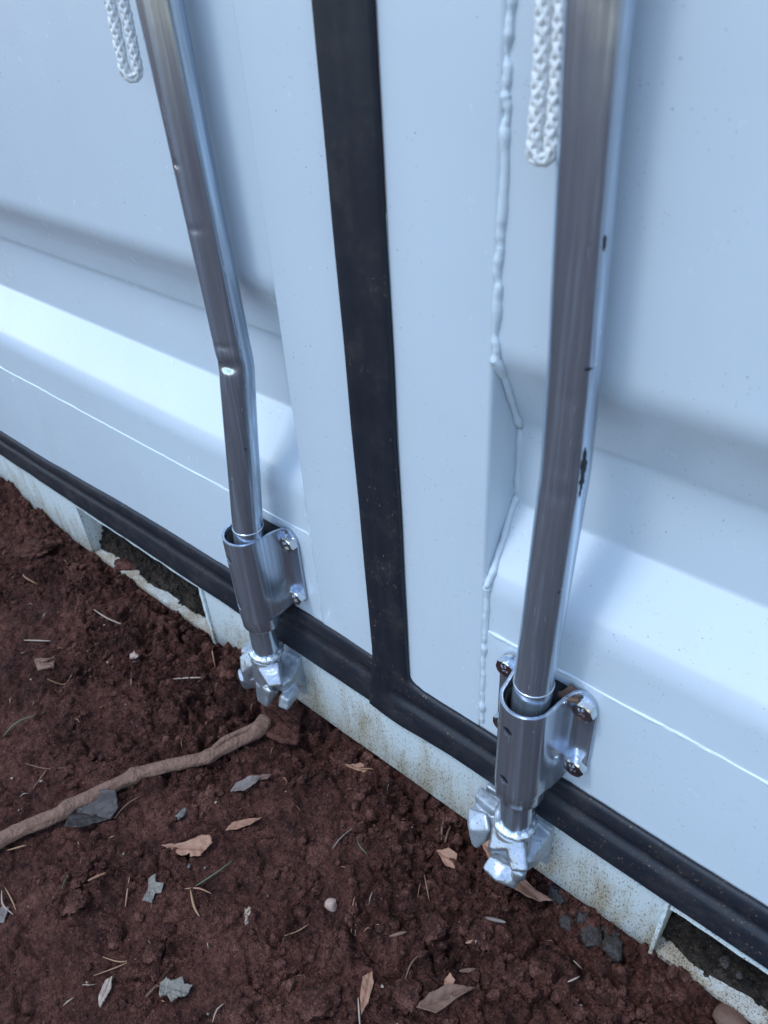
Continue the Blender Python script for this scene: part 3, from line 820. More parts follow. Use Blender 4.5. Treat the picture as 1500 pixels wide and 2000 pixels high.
# cams and keepers: forged lumps, fused and softened -----------------------------
def fuse(build, voxel=0.0009, it=18, fac=0.7):
    bm = bmesh.new(); build(bm)
    me = bake(bm, [('REMESH', dict(mode='VOXEL', voxel_size=voxel, use_smooth_shade=True)), ('SMOOTH', dict(factor=fac, iterations=it))])
    nrm = [v.normal.copy() for v in me.vertices]
    for v, n_ in zip(me.vertices, nrm):
        v.co += n_ * (0.0007 * noise.noise(v.co * 90) + 0.0002 * noise.noise(v.co * 300))
    return me
def hull(bm, pts, r=0.0032):
    """convex lump with rounded corners: the hull of small balls set at the corners"""
    c_ = sum((Vector(p) for p in pts), Vector()) / len(pts); vs = []
    for p in pts:
        p = Vector(p); p = p - (p - c_).normalized() * r * 0.95
        for k in range(42):
            z = 1 - 2 * (k + .5) / 42; a = k * 2.39996; q = math.sqrt(1 - z * z)
            vs.append(bm.verts.new(p + Vector((q * math.cos(a), q * math.sin(a), z)) * r))
    bmesh.ops.convex_hull(bm, input=vs)
    junk = [v for v in vs if v.is_valid and not v.link_faces]
    bmesh.ops.delete(bm, geom=junk, context='VERTS')
def slab(bm, xy, z0, z1, shrink=0.0):
    c = (sum(p[0] for p in xy) / len(xy), sum(p[1] for p in xy) / len(xy))
    hull(bm, [(x, y, z0) for x, y in xy] + [(c[0] + (x - c[0]) * (1 - shrink), c[1] + (y - c[1]) * (1 - shrink), z1) for x, y in xy])
def camR(bm):
    c = (-0.1935, -0.040)
    slab(bm, [(c[0] + .0185 * math.cos(a), c[1] + .0185 * math.sin(a)) for a in np.linspace(0, 6.28, 18)[:-1]], 0.060, 0.100, .12)
    # upper jaw: two wings sweeping forward
    hull(bm, [(-0.210, -0.046, .100), (-0.203, -0.066, .082), (-0.186, -0.058, .094), (-0.205, -0.064, .074), (-0.186, -0.055, .078), (-0.209, -0.045, .085), (-0.190, -0.045, .1)])
    hull(bm, [(-0.190, -0.055, .096), (-0.178, -0.046, .100), (-0.163, -0.062, .084), (-0.176, -0.068, .078), (-0.165, -0.061, .079), (-0.188, -0.055, .078), (-0.178, -0.05, .08)])
    # lower jaw
    hull(bm, [(-0.205, -0.052, .062), (-0.207, -0.070, .048), (-0.190, -0.073, .050), (-0.171, -0.064, .042), (-0.172, -0.060, .050), (-0.185, -0.045, .066), (-0.200, -0.045, .044), (-0.19, -0.06, .036), (-0.175, -0.052, .04)])
    hull(bm, [(-0.178, -0.062, .062), (-0.168, -0.060, .066), (-0.170, -0.050, .066), (-0.182, -0.050, .066), (-0.176, -0.06, .046), (-0.17, -0.052, .044)])
    hull(bm, [(-0.203, -0.045, .085), (-0.203, -0.06, .06), (-0.195, -0.05, .06), (-0.195, -0.045, .09), (-.207, -.05, .05)])
def keepR(bm):
    box(bm, -0.247, -0.168, -0.007, 0.0015, 0.004, 0.0745)                     # plate on the sill
    hull(bm, [(-0.196, -.002, .072), (-0.170, -.002, .066), (-0.196, -.036, .068), (-0.172, -.042, .058), (-0.19, -.043, .056), (-0.196, -.002, .03), (-0.170, -.002, .022), (-0.174, -.04, .036), (-0.194, -.04, .04)])
    hull(bm, [(-0.247, -.002, .066), (-0.218, -.002, .070), (-0.246, -.036, .062), (-0.219, -.036, .066), (-0.247, -.002, .02), (-0.222, -.002, .02), (-0.24, -.034, .030), (-0.222, -.034, .034)])
    hull(bm, [(-0.251, -.012, .074), (-0.222, -.018, .079), (-0.251, -.021, .073), (-0.222, -.026, .078), (-0.249, -.012, .060), (-0.224, -.018, .066), (-0.249, -.021, .060), (-0.224, -.026, .066)])
    hull(bm, [(-0.247, -.036, .070), (-0.228, -.033, .076), (-0.218, -.043, .072), (-0.236, -.051, .064), (-0.246, -.039, .046), (-0.22, -.046, .048), (-0.233, -.047, .030), (-0.226, -.034, .03), (-0.228, -.05, .034)])
def camL(bm):
    c = (-0.550, -0.0385)
    slab(bm, [(c[0] + .0185 * math.cos(a), c[1] + .0185 * math.sin(a)) for a in np.linspace(0, 6.28, 18)[:-1]], 0.058, 0.098, .12)
    hull(bm, [(-0.571, -.030, .098), (-0.586, -.052, .080), (-0.570, -.064, .072), (-0.554, -.054, .090), (-0.562, -.030, .1), (-0.586, -.05, .062), (-0.570, -.062, .056), (-0.56, -.045, .06), (-0.57, -.033, .06)])
    hull(bm, [(-0.548, -.054, .092), (-0.530, -.036, .098), (-0.512, -.050, .080), (-0.524, -.060, .076), (-0.545, -.052, .076), (-0.53, -.036, .08), (-0.513, -.05, .074)])
    hull(bm, [(-0.590, -.056, .058), (-0.575, -.066, .056), (-0.580, -.060, .032), (-0.592, -.050, .036), (-0.56, -.045, .035), (-0.56, -.055, .06), (-0.57, -.035, .05)])
    hull(bm, [(-0.557, -.055, .060), (-0.530, -.055, .060), (-0.552, -.062, .030), (-0.536, -.062, .030), (-0.55, -.038, .05), (-0.54, -.038, .035)])
def keepL(bm):
    box(bm, -0.610, -0.530, -0.007, 0.0015, 0.002, 0.0745)
    hull(bm, [(-0.560, -.002, .075), (-0.531, -.002, .071), (-0.556, -.040, .066), (-0.520, -.030, .064), (-0.525, -.044, .060), (-0.545, -.046, .058), (-0.560, -.002, .03), (-0.531, -.002, .022), (-0.528, -.036, .040), (-0.55, -.042, .04)])
    hull(bm, [(-0.560, -.038, .074), (-0.548, -.034, .077), (-0.537, -.040, .072), (-0.535, -.054, .062), (-0.554, -.058, .060), (-0.562, -.048, .064), (-0.556, -.052, .044), (-0.537, -.05, .046), (-0.545, -.058, .030), (-0.548, -.044, .034)])
    hull(bm, [(-0.612, -.002, .066), (-0.585, -.002, .070), (-0.610, -.034, .060), (-0.586, -.034, .066), (-0.612, -.002, .02), (-0.587, -.002, .02), (-0.606, -.032, .030), (-0.588, -.032, .034)])
    hull(bm, [(-0.531, -.020, .046), (-0.520, -.022, .046), (-0.528, -.046, .040), (-0.516, -.044, .040), (-0.528, -.050, .026), (-0.517, -.048, .026), (-0.528, -.02, .03), (-0.52, -.02, .03)])
obj('cam', fuse(camR), CAST, rodR); obj('cam', fuse(camL), CAST, rodL)
obj('cam_keeper', fuse(keepR), KEEP, sill); obj('cam_keeper', fuse(keepL), KEEP, sill)

# ================================================================== ROPES
def rope(name, base, label, wid=0.0045, face=(1, 0)):
    """doubled white cord hanging as a narrow loop; eight braided strands"""
    x, y, zb = base
    path = []
    for k in range(40): path.append(Vector((x - wid - 0.0006 * math.sin(k * .5), y, 1.08 - (1.08 - zb - wid) * k / 39)))
    for k in range(1, 10):
        a = math.pi * k / 10; path.append(Vector((x - wid * math.cos(a), y - 0.0005, zb + wid * (1 - math.sin(a)))))
    for k in range(40): path.append(Vector((x + wid + 0.0006 * math.sin(k * .43), y - 0.001, zb + wid + (1.08 - zb - wid) * k / 39)))
    path = [Vector((x + (p.x - x) * face[0], p.y + (p.x - x) * face[1], p.z)) for p in path]      # the loop hangs turned a little
    P = resample(path, 0.0009)
    bm = bmesh.new(); rr = 0.0027; pitch = 0.028
    frames = []; u = Vector((0, -1, 0))
    for i, p in enumerate(P):
        t = (P[min(i + 1, len(P) - 1)] - P[max(i - 1, 0)]).normalized(); u = (u - t * u.dot(t)).normalized(); frames.append((p, u.copy(), t.cross(u)))
    for s in range(8):
        sg = 1 if s % 2 else -1; ph = 2 * math.pi * (s // 2) / 4 + (0.4 if sg > 0 else 0)
        pts = []
        for i, (p, u_, v_) in enumerate(frames):
            L = i * 0.0009; a = ph + sg * 2 * math.pi * L / pitch
            r = rr * (1 + 0.16 * math.sin(8 * math.pi * L / pitch + (0 if sg > 0 else math.pi) + ph * 2))
            pts.append(p + u_ * math.cos(a) * r + v_ * math.sin(a) * r)
        tube(bm, pts[::2], 0.00155, 6)
    tube(bm, [f[0] for f in frames[::4]], 0.0025, 10)
    for (px, py) in ((x, y + 0.004),):
        c = [(px + 0.014 * math.cos(a) + .010, py + 0.014 * math.sin(a) + .004, 1.082) for a in np.linspace(0, 6.2, 40)]
    o = obj(name, bm, ROPE); tag(o, label, 'rope', 'white cord loops hanging beside the lock rods'); return o
rope('rope_loop', (-0.2185, -0.027, 0.6955), 'white braided cord loop hanging beside the nearer, right-hand lock rod', face=(.9, .40))
rope('rope_loop', (-0.5730, -0.027, 0.7135), 'white braided cord loop hanging beside the farther, left-hand lock rod', face=(.70, .70), wid=.0052)

# ================================================================== LOOSE THINGS ON THE SOIL
def fin(o, label, cat, group=None): return tag(o, label, cat, group)
def rock(name, x, y, r, label, mat=CLOD, cat='soil clod', group=None, sq=(1, .85, .62), seed=None, lift=0.12, rough=.42, facets=9, rot=None):
    seed = seed if seed is not None else int(abs(x * 7919 + y * 104729) * 10) % 9999
    bm = rock_bm(r, seed, 4 if r > .006 else 2, sq, rough, facets)
    rz_ = rot if rot is not None else random.Random(seed).uniform(0, 6.28)
    bmesh.ops.transform(bm, matrix=Matrix.Rotation(rz_, 4, 'Z'), verts=bm.verts)
    o = obj(name, bm, mat); o.location = (x, y, hz(x, y) + r * sq[2] * lift); return fin(o, label, cat, group)
rock('soil_clod', -0.450, -0.298, .0115, 'angular reddish clod below the silver flake, upper one of a pair')
rock('soil_clod', -0.442, -0.318, .0120, 'dark angular clod, lower one of the pair left of centre')
rock('soil_clod', -0.427, -0.330, .0088, 'small flat sided clod beside the lower dark clod')
rock('soil_clod', -0.486, -0.336, .0120, 'rounded reddish clod left of the dark pair')
rock('soil_clod', -0.497, -0.268, .0105, 'reddish clod just above the silver flake')
rock('soil_clod', -0.277, -0.246, .0230, 'large reddish lump at the bottom edge right of the brown leaf', sq=(1, .8, .5))
rock('soil_clod', -0.365, 0.000, .0150, 'broken clod close under the middle of the sill')
rock('soil_clod', -0.300, -0.030, .0140, 'lumpy clod under the sill, left of the nearer keeper')
rock('soil_clod', -0.230, -0.120, .0170, 'rough clod in the loose soil below the nearer keeper')
rock('soil_clod', -0.190, -0.095, .0200, 'widest rough clod in the loose soil at lower right', sq=(1, .8, .5))
rock('soil_clod', -0.215, -0.185, .0180, 'flattish lump near the bottom right of the soil', sq=(1, .9, .45))
rock('soil_clod', -0.140, -0.105, .0150, 'crumbly clod in the bottom right corner of the soil')
rock('soil_clod', -0.260, -0.075, .0120, 'small crumbly clod directly below the nearer cam')
rock('soil_clod', -0.975, 0.020, .0300, 'flat pinkish slab of clay against the left pocket of the sill', sq=(1, .62, .22), rot=.6, lift=1.6)
rock('soil_clod', -0.905, -0.045, .0260, 'flat pale clay slab in the far soil below the left pocket', sq=(1, .8, .25), rot=.3)
rock('soil_clod', -1.130, -0.060, .0300, 'big rough clod at the far left edge', sq=(1, .8, .6))
rock('soil_clod', -1.020, -0.050, .0210, 'rough clod near the far left edge, beside the sill')
rock('soil_clod', -0.660, -0.030, .0190, 'rough clod left of the farther keeper')
rock('soil_clod', -0.620, -0.085, .0140, 'small clod below the farther keeper, above the branch')
rock('soil_clod', -0.560, -0.010, .0200, 'dark clod half under the sill below the farther keeper')
rock('soil_clod', -0.455, -0.020, .0200, 'dark lumpy clod under the sill to the right of the branch end')
rock('soil_clod', -0.400, -0.045, .0150, 'rough clod in the shade under the sill')
rock('soil_clod', -0.330, -0.300, .0170, 'low lump near the bottom edge', sq=(1, .9, .45))
rock('soil_clod', -0.545, -0.345, .0150, 'low rounded clod at lower left', sq=(1, .9, .5))
rock('pebble', -0.327, -0.171, .0080, 'pale tan angular pebble alone on smooth soil', QUARTZ, 'pebble', sq=(1, .8, .9), lift=.6, rough=.1, facets=6)
rock('pebble', -0.799, -0.093, .0085, 'pale pink pebble in the far soil under the left pocket', QUARTZ, 'pebble', sq=(1, .8, .6), lift=.6)
rock('pebble', -0.493, -0.207, .0034, 'tiny grey pebble touching the tip of the tan leaf', BLUES, 'pebble', lift=.8)
rock('pebble', -0.484, -0.240, .0034, 'tiny blue grey pebble just below the tan leaf', BLUES, 'pebble', lift=.8)
rock('stone_chip', -0.545, -0.205, .0085, 'blue grey stone chip right of the branch', BLUES, 'stone chip', sq=(1, .55, .4), lift=.7)
rock('bark_crumb', -0.390, -0.233, .0082, 'small curled brown bark crumb near the centre of the soil', PALE, 'bark', sq=(1, .7, .7), lift=.6, rough=.7)
rock('stone', -0.151, -0.006, .0120, 'grey angular stone against the sill right of the nearer keeper', STONE, 'stone', sq=(1, .8, .7), lift=.2)
for x, y, r, l in ((-0.118, -0.012, .012, 'black stone beside the grey angular stone'), (-0.102, -0.020, .014, 'larger black stone at the right under the sill'), (-0.090, -0.006, .010, 'small black stone tight under the sill at the right'), (-0.128, -0.028, .009, 'smallest black stone in the group under the sill'), (-0.078, -0.024, .012, 'rightmost black stone of the group under the sill')):
    rock('stone', x, y, r, l, STONE, 'stone', 'black stones under the sill', lift=.3)
rock('stone', 0.034, -0.008, .016, 'smooth reddish brown stone at the bottom right corner', BROWN, 'stone', sq=(1, .8, .5), lift=.7, rough=.1, facets=3)
# dead bark slab standing under the farther cam
def chunk(name, poly, th, mat, label, cat, z=None, seed=1, curl=0.0, tiltx=0, tilty=0, lift=0.002, group=None, sub=4):
    """thin irregular flake with thickness, curl and crinkle; poly in world xy"""
    cx_ = sum(p[0] for p in poly) / len(poly); cy_ = sum(p[1] for p in poly) / len(poly)
    bm = bmesh.new(); 
    vs = [bm.verts.new((p[0] - cx_, p[1] - cy_, 0)) for p in poly]; c = bm.verts.new((0, 0, 0))
    for i in range(len(vs)): bm.faces.new((c, vs[i], vs[(i + 1) % len(vs)]))
    bmesh.ops.subdivide_edges(bm, edges=bm.edges[:], cuts=sub, use_grid_fill=True)
    bmesh.ops.subdivide_edges(bm, edges=bm.edges[:], cuts=1, use_grid_fill=True)
    rad = max(math.hypot(p[0] - cx_, p[1] - cy_) for p in poly)
    ax = Vector((poly[0][0] - cx_, poly[0][1] - cy_, 0)).normalized()
    for v in bm.verts:
        d = v.co.length / rad; s = v.co.cross(ax).z / rad
        q = v.co * (160) + Vector((seed * 3.1, 0, 0))
        bd_ = 0.7 if v.is_boundary else 0.3
        v.co.x += 0.0009 * bd_ * noise.fractal(q * 2.2, 0.8, 2, 3); v.co.y += 0.0009 * bd_ * noise.fractal(q * 2.2 + Vector((7, 0, 0)), .8, 2, 3)
        s0 = (v.co.x * ax.x + v.co.y * ax.y) / rad; v.co.z += 0.022 * rad * abs(math.sin((abs(s) * 1.2 + s0) * 9)) - 0.07 * rad * math.exp(-(s / .06) ** 2)
        v.co.z += 1.5 * curl * rad * s * s + 0.16 * rad * noise.noise(v.co * (1.1 / rad) + Vector((seed, 0, 0))) + 0.04 * rad * noise.noise(v.co * (4 / rad) + Vector((seed, 3, 0)))
    me = bake(bm, [('SOLIDIFY', dict(thickness=th, offset=0))])
    me.transform(Matrix.Rotation(tiltx, 4, 'X') @ Matrix.Rotation(tilty, 4, 'Y'))
    o = obj(name, me, mat)
    zs_ = [hz(p[0], p[1]) for p in poly] + [hz(cx_, cy_)]
    o.location = (cx_, cy_, (sum(zs_) / len(zs_) * .6 + max(zs_) * .4 + lift * .6 + .0012) if z is None else z)
    return fin(o, label, cat, group)
chunk('leaf', [(-0.528, -0.245), (-0.508, -0.225), (-0.500, -0.211), (-0.489, -0.203), (-0.481, -0.207), (-0.482, -0.217), (-0.480, -0.226), (-0.488, -0.234), (-0.492, -0.231), (-0.497, -0.239), (-0.512, -0.241)], .0006, TAN, 'tan arrow shaped dry leaf lying flat in the middle of the soil', 'leaf', seed=2, curl=.12, lift=.004)
chunk('leaf', [(-0.486, -0.186), (-0.487, -0.174), (-0.478, -0.160), (-0.466, -0.147), (-0.468, -0.162), (-0.475, -0.176)], .0006, TAN, 'narrow pointed tan leaf above the arrow shaped leaf', 'leaf', seed=3, curl=.3, lift=.003)
chunk('leaf', [(-0.645, -0.288), (-0.648, -0.276), (-0.634, -0.252), (-0.618, -0.241), (-0.605, -0.250), (-0.603, -0.262), (-0.612, -0.280), (-0.612, -0.294), (-0.624, -0.306), (-0.635, -0.300)], .0007, DARKL, 'dark grey curled leaf tucked under the branch', 'leaf', seed=4, curl=.55, lift=.006)
chunk('leaf', [(-0.519, -0.150), (-0.521, -0.138), (-0.514, -0.122), (-0.505, -0.113), (-0.500, -0.124), (-0.504, -0.140)], .0006, GREYL, 'pale grey brown leaf scrap to the right of the branch', 'leaf', seed=5, curl=.3, lift=.012)
chunk('leaf', [(-0.512, -0.122), (-0.509, -0.111), (-0.498, -0.101), (-0.497, -0.109)], .0006, BROWN, 'little pointed brown leaf scrap above the pale grey one', 'leaf', seed=6, curl=.3, lift=.006)
chunk('flake', [(-0.505, -0.278), (-0.501, -0.270), (-0.494, -0.275), (-0.485, -0.270), (-0.481, -0.279), (-0.487, -0.283), (-0.482, -0.292), (-0.490, -0.296), (-0.497, -0.286)], .0012, FLAKE, 'small silvery jagged flake near the middle of the soil', 'flake', seed=7, curl=.3, tiltx=.25, lift=.004)
chunk('flake', [(-0.410, -0.335), (-0.409, -0.327), (-0.402, -0.325), (-0.397, -0.316), (-0.390, -0.319), (-0.383, -0.314), (-0.381, -0.325), (-0.385, -0.330), (-0.386, -0.338), (-0.396, -0.336), (-0.400, -0.342)], .0014, FLAKE, 'larger blue grey scaly flake near the bottom of the soil', 'flake', seed=8, curl=.2, lift=.010)
chunk('wood_chip', [(-0.440, -0.386), (-0.449, -0.381), (-0.457, -0.368), (-0.455, -0.361), (-0.447, -0.368), (-0.441, -0.379)], .0016, PALE, 'pale splintered wood chip at the bottom left', 'wood chip', seed=9, curl=.1, lift=.004)
chunk('wood_chip', [(-0.597, -0.413), (-0.607, -0.399), (-0.600, -0.394), (-0.589, -0.406)], .0014, GREYL, 'grey splinter at the left edge below the branch', 'wood chip', seed=10, lift=.004)
chunk('leaf', [(-0.281, -0.050), (-0.271, -0.040), (-0.259, -0.040), (-0.252, -0.055), (-0.262, -0.058)], .0006, TAN, 'small tan leaf scrap left of the nearer keeper', 'leaf', seed=11, curl=.2, lift=.006)
chunk('leaf', [(-0.234, -0.228), (-0.245, -0.218), (-0.254, -0.203), (-0.251, -0.193), (-0.243, -0.200), (-0.236, -0.215)], .0006, TAN, 'pinkish brown leaf pointing down near the bottom edge', 'leaf', seed=12, curl=.35, lift=.005)
chunk('leaf', [(-0.196, -0.192), (-0.194, -0.175), (-0.183, -0.157), (-0.163, -0.142), (-0.170, -0.160), (-0.178, -0.185)], .0007, BROWN, 'curled brown leaf at the bottom edge right of centre', 'leaf', seed=13, curl=.6, lift=.008)
chunk('leaf', [(-0.190, -0.155), (-0.189, -0.148), (-0.181, -0.150), (-0.180, -0.161), (-0.186, -0.163)], .0006, TAN, 'tiny tan leaf scrap above the curled brown leaf', 'leaf', seed=14, curl=.3, lift=.008)
chunk('leaf', [(-0.250, -0.010), (-0.225, -0.026), (-0.196, -0.034), (-0.168, -0.030), (-0.150, -0.018), (-0.170, -0.018), (-0.205, -0.012), (-0.235, -0.002)], .0009, TAN, 'long orange brown leaf sticking out beneath the nearer keeper', 'leaf', seed=15, curl=.3, lift=.012)
chunk('bark_piece', [(-0.910, -0.190), (-0.890, -0.168), (-0.872, -0.180), (-0.884, -0.198)], .004, BARKM, 'squarish brown bark chip lying in the far left soil', 'bark', seed=16, lift=.004)
chunk('bark_piece', [(-0.597, -0.032), (-0.575, 0.000), (-0.545, 0.002), (-0.530, -0.020), (-0.505, -0.050), (-0.520, -0.066), (-0.545, -0.068), (-0.575, -0.045)], .007, CLOD, 'dark slab of bark leaning against the sill below the farther keeper', 'bark', seed=17, curl=.1, tiltx=-.25, lift=.006)
chunk('bark_piece', [(-0.178, -0.0155), (-0.168, -0.0175), (-0.160, -0.012), (-0.162, -0.004), (-0.172, -0.003)], .004, BROWN, 'crumpled brown bark scrap caught behind the nearer lock rod', 'bark', z=0.2855, seed=18, curl=.6)
chunk('bark_piece', [(-0.445, -0.028), (-0.430, -0.014), (-0.410, -0.010), (-0.418, -0.022)], .003, TAN, 'thin bark strip in the shade right of the leaning slab', 'bark', seed=19, lift=.004)

# the branch
bp = [(-0.715, -0.450), (-0.692, -0.392), (-0.679, -0.361), (-0.667, -0.328), (-0.653, -0.300), (-0.649, -0.280), (-0.635, -0.244), (-0.624, -0.211), (-0.618, -0.200), (-0.599, -0.172), (-0.577, -0.141), (-0.573, -0.131), (-0.564, -0.101), (-0.556, -0.078), (-0.560, -0.052)]
zz = [BASE + 0.018] * len(bp)
zz = [max(hz(x, y) + 0.0085, -0.023) for x, y in bp]
zz = [sum(zz[max(0, i - 2):i + 3]) / len(zz[max(0, i - 2):i + 3]) for i in range(len(zz))]
P3 = resample([(x, y, z) for (x, y), z in zip(bp, zz)], 0.0025)
bm = bmesh.new()
knots = [(0.22, .14), (0.40, .28), (0.585, .26), (0.80, .2), (0.955, .4), (0.985, .35)]
def brad(t): 
    r = 0.0088 - 0.0012 * t
    for k, a in knots: r *= 1 + a * math.exp(-((t - k) / 0.016) ** 2)
    return r
def brough(q, p, i, k):
    d = q - p; s = noise.fractal(Vector((q.x * 60, q.y * 60, q.z * 140)), 1, 2, 4); st = noise.noise(Vector((k * 1.7, i * 0.05, 0)))
    return p + d * (1 + 0.16 * s + 0.11 * st)
tube(bm, P3, brad, 26, brough)
tube(bm, resample([P3[int(len(P3) * .80)] + Vector((0, 0, .004)), P3[int(len(P3) * .86)] + Vector((-.006, 0, .009)), P3[int(len(P3) * .95)] + Vector((-.004, 0, .007))], .003), lambda t: .0035, 8, brough)
fin(obj('branch', bm, BARKM), 'knobbly bare brown branch lying across the soil from the left edge', 'branch')

# needles, grass blades, twigs
def strand(name, pts, r, mat, label, cat, group=None, lift=0.0025, taper=.4, sub=6):
    P = []
    for i, (x, y) in enumerate(pts):
        P.append((x, y, hz(x, y) + r + lift + 0.0015 * math.sin(i * 2.2)))
    P = resample(P, 0.004); bm = bmesh.new(); tube(bm, P, lambda t: r * (1 - (1 - taper) * abs(2 * t - 1) ** 2), sub)
    return fin(obj(name, bm, mat), label, cat, group)
W = [
 ('grass_blade', [(-0.824, -0.286), (-0.826, -0.262), (-0.818, -0.229)], .0012, GREEN, 'curved green blade in the soil at the left edge', 'grass blade'),
 ('grass_blade', [(-0.461, -0.250), (-0.453, -0.225), (-0.452, -0.203)], .0010, GREEN, 'straight green blade right of the arrow shaped leaf', 'grass blade'),
 ('grass_blade', [(-0.359, -0.097), (-0.349, -0.103), (-0.336, -0.104)], .0008, GREEN, 'short green blade in the smooth soil near the centre', 'grass blade'),
 ('pine_needle', [(-0.922, -0.080), (-0.893, -0.075), (-0.864, -0.061)], .0013, PALE, 'pale dry needle in the far soil below the left pocket', 'pine needle'),
 ('pine_needle', [(-0.714, -0.087), (-0.700, -0.074), (-0.680, -0.060)], .0012, PALE, 'pale straight needle left of the farther keeper', 'pine needle'),
 ('pine_needle', [(-0.372, -0.124), (-0.373, -0.108), (-0.371, -0.090)], .0009, FLAKE, 'silvery needle beside the short green blade', 'pine needle'),
 ('pine_needle', [(-0.263, -0.106), (-0.271, -0.093), (-0.276, -0.079)], .0006, STRAW, 'left arm of a spread pair of straw needles', 'pine needle'),
 ('pine_needle', [(-0.276, -0.079), (-0.265, -0.089), (-0.253, -0.099)], .0006, STRAW, 'right arm of a spread pair of straw needles', 'pine needle'),
 ('twig', [(-0.287, -0.033), (-0.293, -0.024), (-0.297, -0.015)], .0014, BARKM, 'left one of two short upright twigs near the nearer keeper', 'twig'),
 ('twig', [(-0.281, -0.034), (-0.287, -0.020), (-0.290, -0.010)], .0014, BARKM, 'right one of two short upright twigs near the nearer keeper', 'twig'),
 ('twig', [(-0.259, -0.157), (-0.247, -0.144)], .0019, BROWN, 'stubby brown twig in the soil below the pair of straw needles', 'twig'),
 ('twig', [(-0.197, -0.111), (-0.187, -0.098)], .0019, TAN, 'stubby orange twig in the loose soil at lower right', 'twig'),
 ('wood_splinter', [(-0.194, -0.080), (-0.173, -0.075)], .0021, GREYL, 'grey splinter in the loose soil below the nearer keeper', 'wood splinter'),
 ('pine_needle', [(-0.295, -0.177), (-0.308, -0.159), (-0.313, -0.150)], .0009, TAN, 'upright orange needle right of the pale tan pebble', 'pine needle'),
 ('pine_needle', [(-0.291, -0.175), (-0.304, -0.159), (-0.310, -0.152)], .0007, TAN, 'shorter orange needle touching the upright one by the pale tan pebble', 'pine needle'),
 ('pine_needle', [(-0.229, -0.236), (-0.245, -0.220)], .0010, PALE, 'pale stalk below the pinkish brown leaf', 'pine needle'),
 ('pine_needle', [(-0.479, -0.357), (-0.460, -0.348), (-0.450, -0.335)], .0007, STRAW, 'upper one of two needles joined at lower left', 'pine needle'),
 ('pine_needle', [(-0.470, -0.373), (-0.460, -0.355), (-0.450, -0.335)], .0007, STRAW, 'lower one of two needles joined at lower left', 'pine needle'),
 ('pine_needle', [(-0.505, -0.312), (-0.517, -0.300), (-0.526, -0.290)], .0010, TAN, 'short orange needle left of the silvery flake', 'pine needle'),
 ('pine_needle', [(-0.566, -0.347), (-0.577, -0.338), (-0.587, -0.329)], .0008, GREEN, 'greenish needle in the lower left soil', 'pine needle'),
 ('bark_strip', [(-0.556, -0.323), (-0.552, -0.304)], .0020, TAN, 'thin orange bark strip in the lower left soil', 'bark'),
 ('pine_needle', [(-0.627, -0.390), (-0.607, -0.397), (-0.590, -0.395)], .0010, PALE, 'outer one of two curved needles at the left edge', 'pine needle'),
 ('pine_needle', [(-0.627, -0.386), (-0.608, -0.388), (-0.592, -0.391)], .0009, STRAW, 'inner one of two curved needles at the left edge', 'pine needle'),
 ('twig', [(-0.468, -0.259), (-0.456, -0.249), (-0.442, -0.243)], .0010, TAN, 'orange twig at the foot of the straight green blade', 'twig'),
 ('twig', [(-0.461, -0.256), (-0.446, -0.264), (-0.433, -0.267)], .0014, STRAW, 'bent straw twig crossing below the orange twig', 'twig'),
 ('twig', [(-0.412, -0.350), (-0.415, -0.339), (-0.413, -0.330)], .0019, BARKM, 'brown twig beside the larger scaly flake', 'twig'),
 ('pine_needle', [(-0.718, -0.301), (-0.728, -0.285), (-0.734, -0.274)], .0008, STRAW, 'straw needle standing left of the branch', 'pine needle'),
 ('pine_needle', [(-0.759, -0.289), (-0.733, -0.275), (-0.712, -0.257)], .0009, BROWN, 'brown needle lying level above the branch at the left', 'pine needle'),
 ('pine_needle', [(-0.341, -0.323), (-0.346, -0.313), (-0.345, -0.303)], .0008, PALE, 'pale needle at the bottom edge left of the leaves', 'pine needle'),
 ('pine_needle', [(-0.343, -0.225), (-0.340, -0.212), (-0.336, -0.198)], .0008, STRAW, 'slanting needle right of the curled bark crumb', 'pine needle'),
 ('pine_needle', [(-0.668, -0.363), (-0.653, -0.345)], .0010, STRAW, 'straw needle just below the branch at the left edge', 'pine needle'),
 ('pine_needle', [(-0.426, -0.022), (-0.407, -0.017)], .0008, STRAW, 'short needle in the shade under the middle of the sill', 'pine needle'),
 ('pine_needle', [(-0.222, -0.180), (-0.226, -0.162), (-0.224, -0.143)], .0009, BROWN, 'long thin brown twig slanting above the pinkish brown leaf', 'pine needle'),
 ('wood_splinter', [(-0.185, -0.138), (-0.171, -0.126)], .0022, BARKM, 'flat brown splinter right of the bottom leaves', 'wood splinter'),
 ('pine_needle', [(-0.104, -0.059), (-0.094, -0.057)], .0010, PALE, 'short pale needle at lower right near the black stones', 'pine needle'),
 ('pine_needle', [(-0.097, -0.084), (-0.091, -0.072)], .0010, PALE, 'short pale needle in the bottom right soil', 'pine needle'),
 ('pine_needle', [(-1.106, -0.102), (-1.082, -0.107), (-1.058, -0.101)], .0012, STRAW, 'straw needle near the far left edge', 'pine needle'),
 ('pine_needle', [(-0.966, -0.178), (-0.932, -0.153)], .0012, PALE, 'pale needle above the squarish bark chip', 'pine needle'),
 ('pine_needle', [(-0.866, -0.196), (-0.853, -0.182), (-0.851, -0.166)], .0011, STRAW, 'hooked needle right of the squarish bark chip', 'pine needle'),
 ('pine_needle', [(-0.722, -0.008), (-0.701, -0.024), (-0.684, -0.036)], .0011, TAN, 'orange needle standing below the right end of the left pocket', 'pine needle'),
 ('pine_needle', [(-0.602, -0.260), (-0.604, -0.242), (-0.600, -0.222)], .0009, BROWN, 'thin brown needle against the curled dark leaf', 'pine needle'),
]
for nm, pts, r, mt, lb, ct in W: strand(nm, pts, r, mt, lb, ct, 'needles and twigs on the soil')
rnd = random.Random(3)
first = None
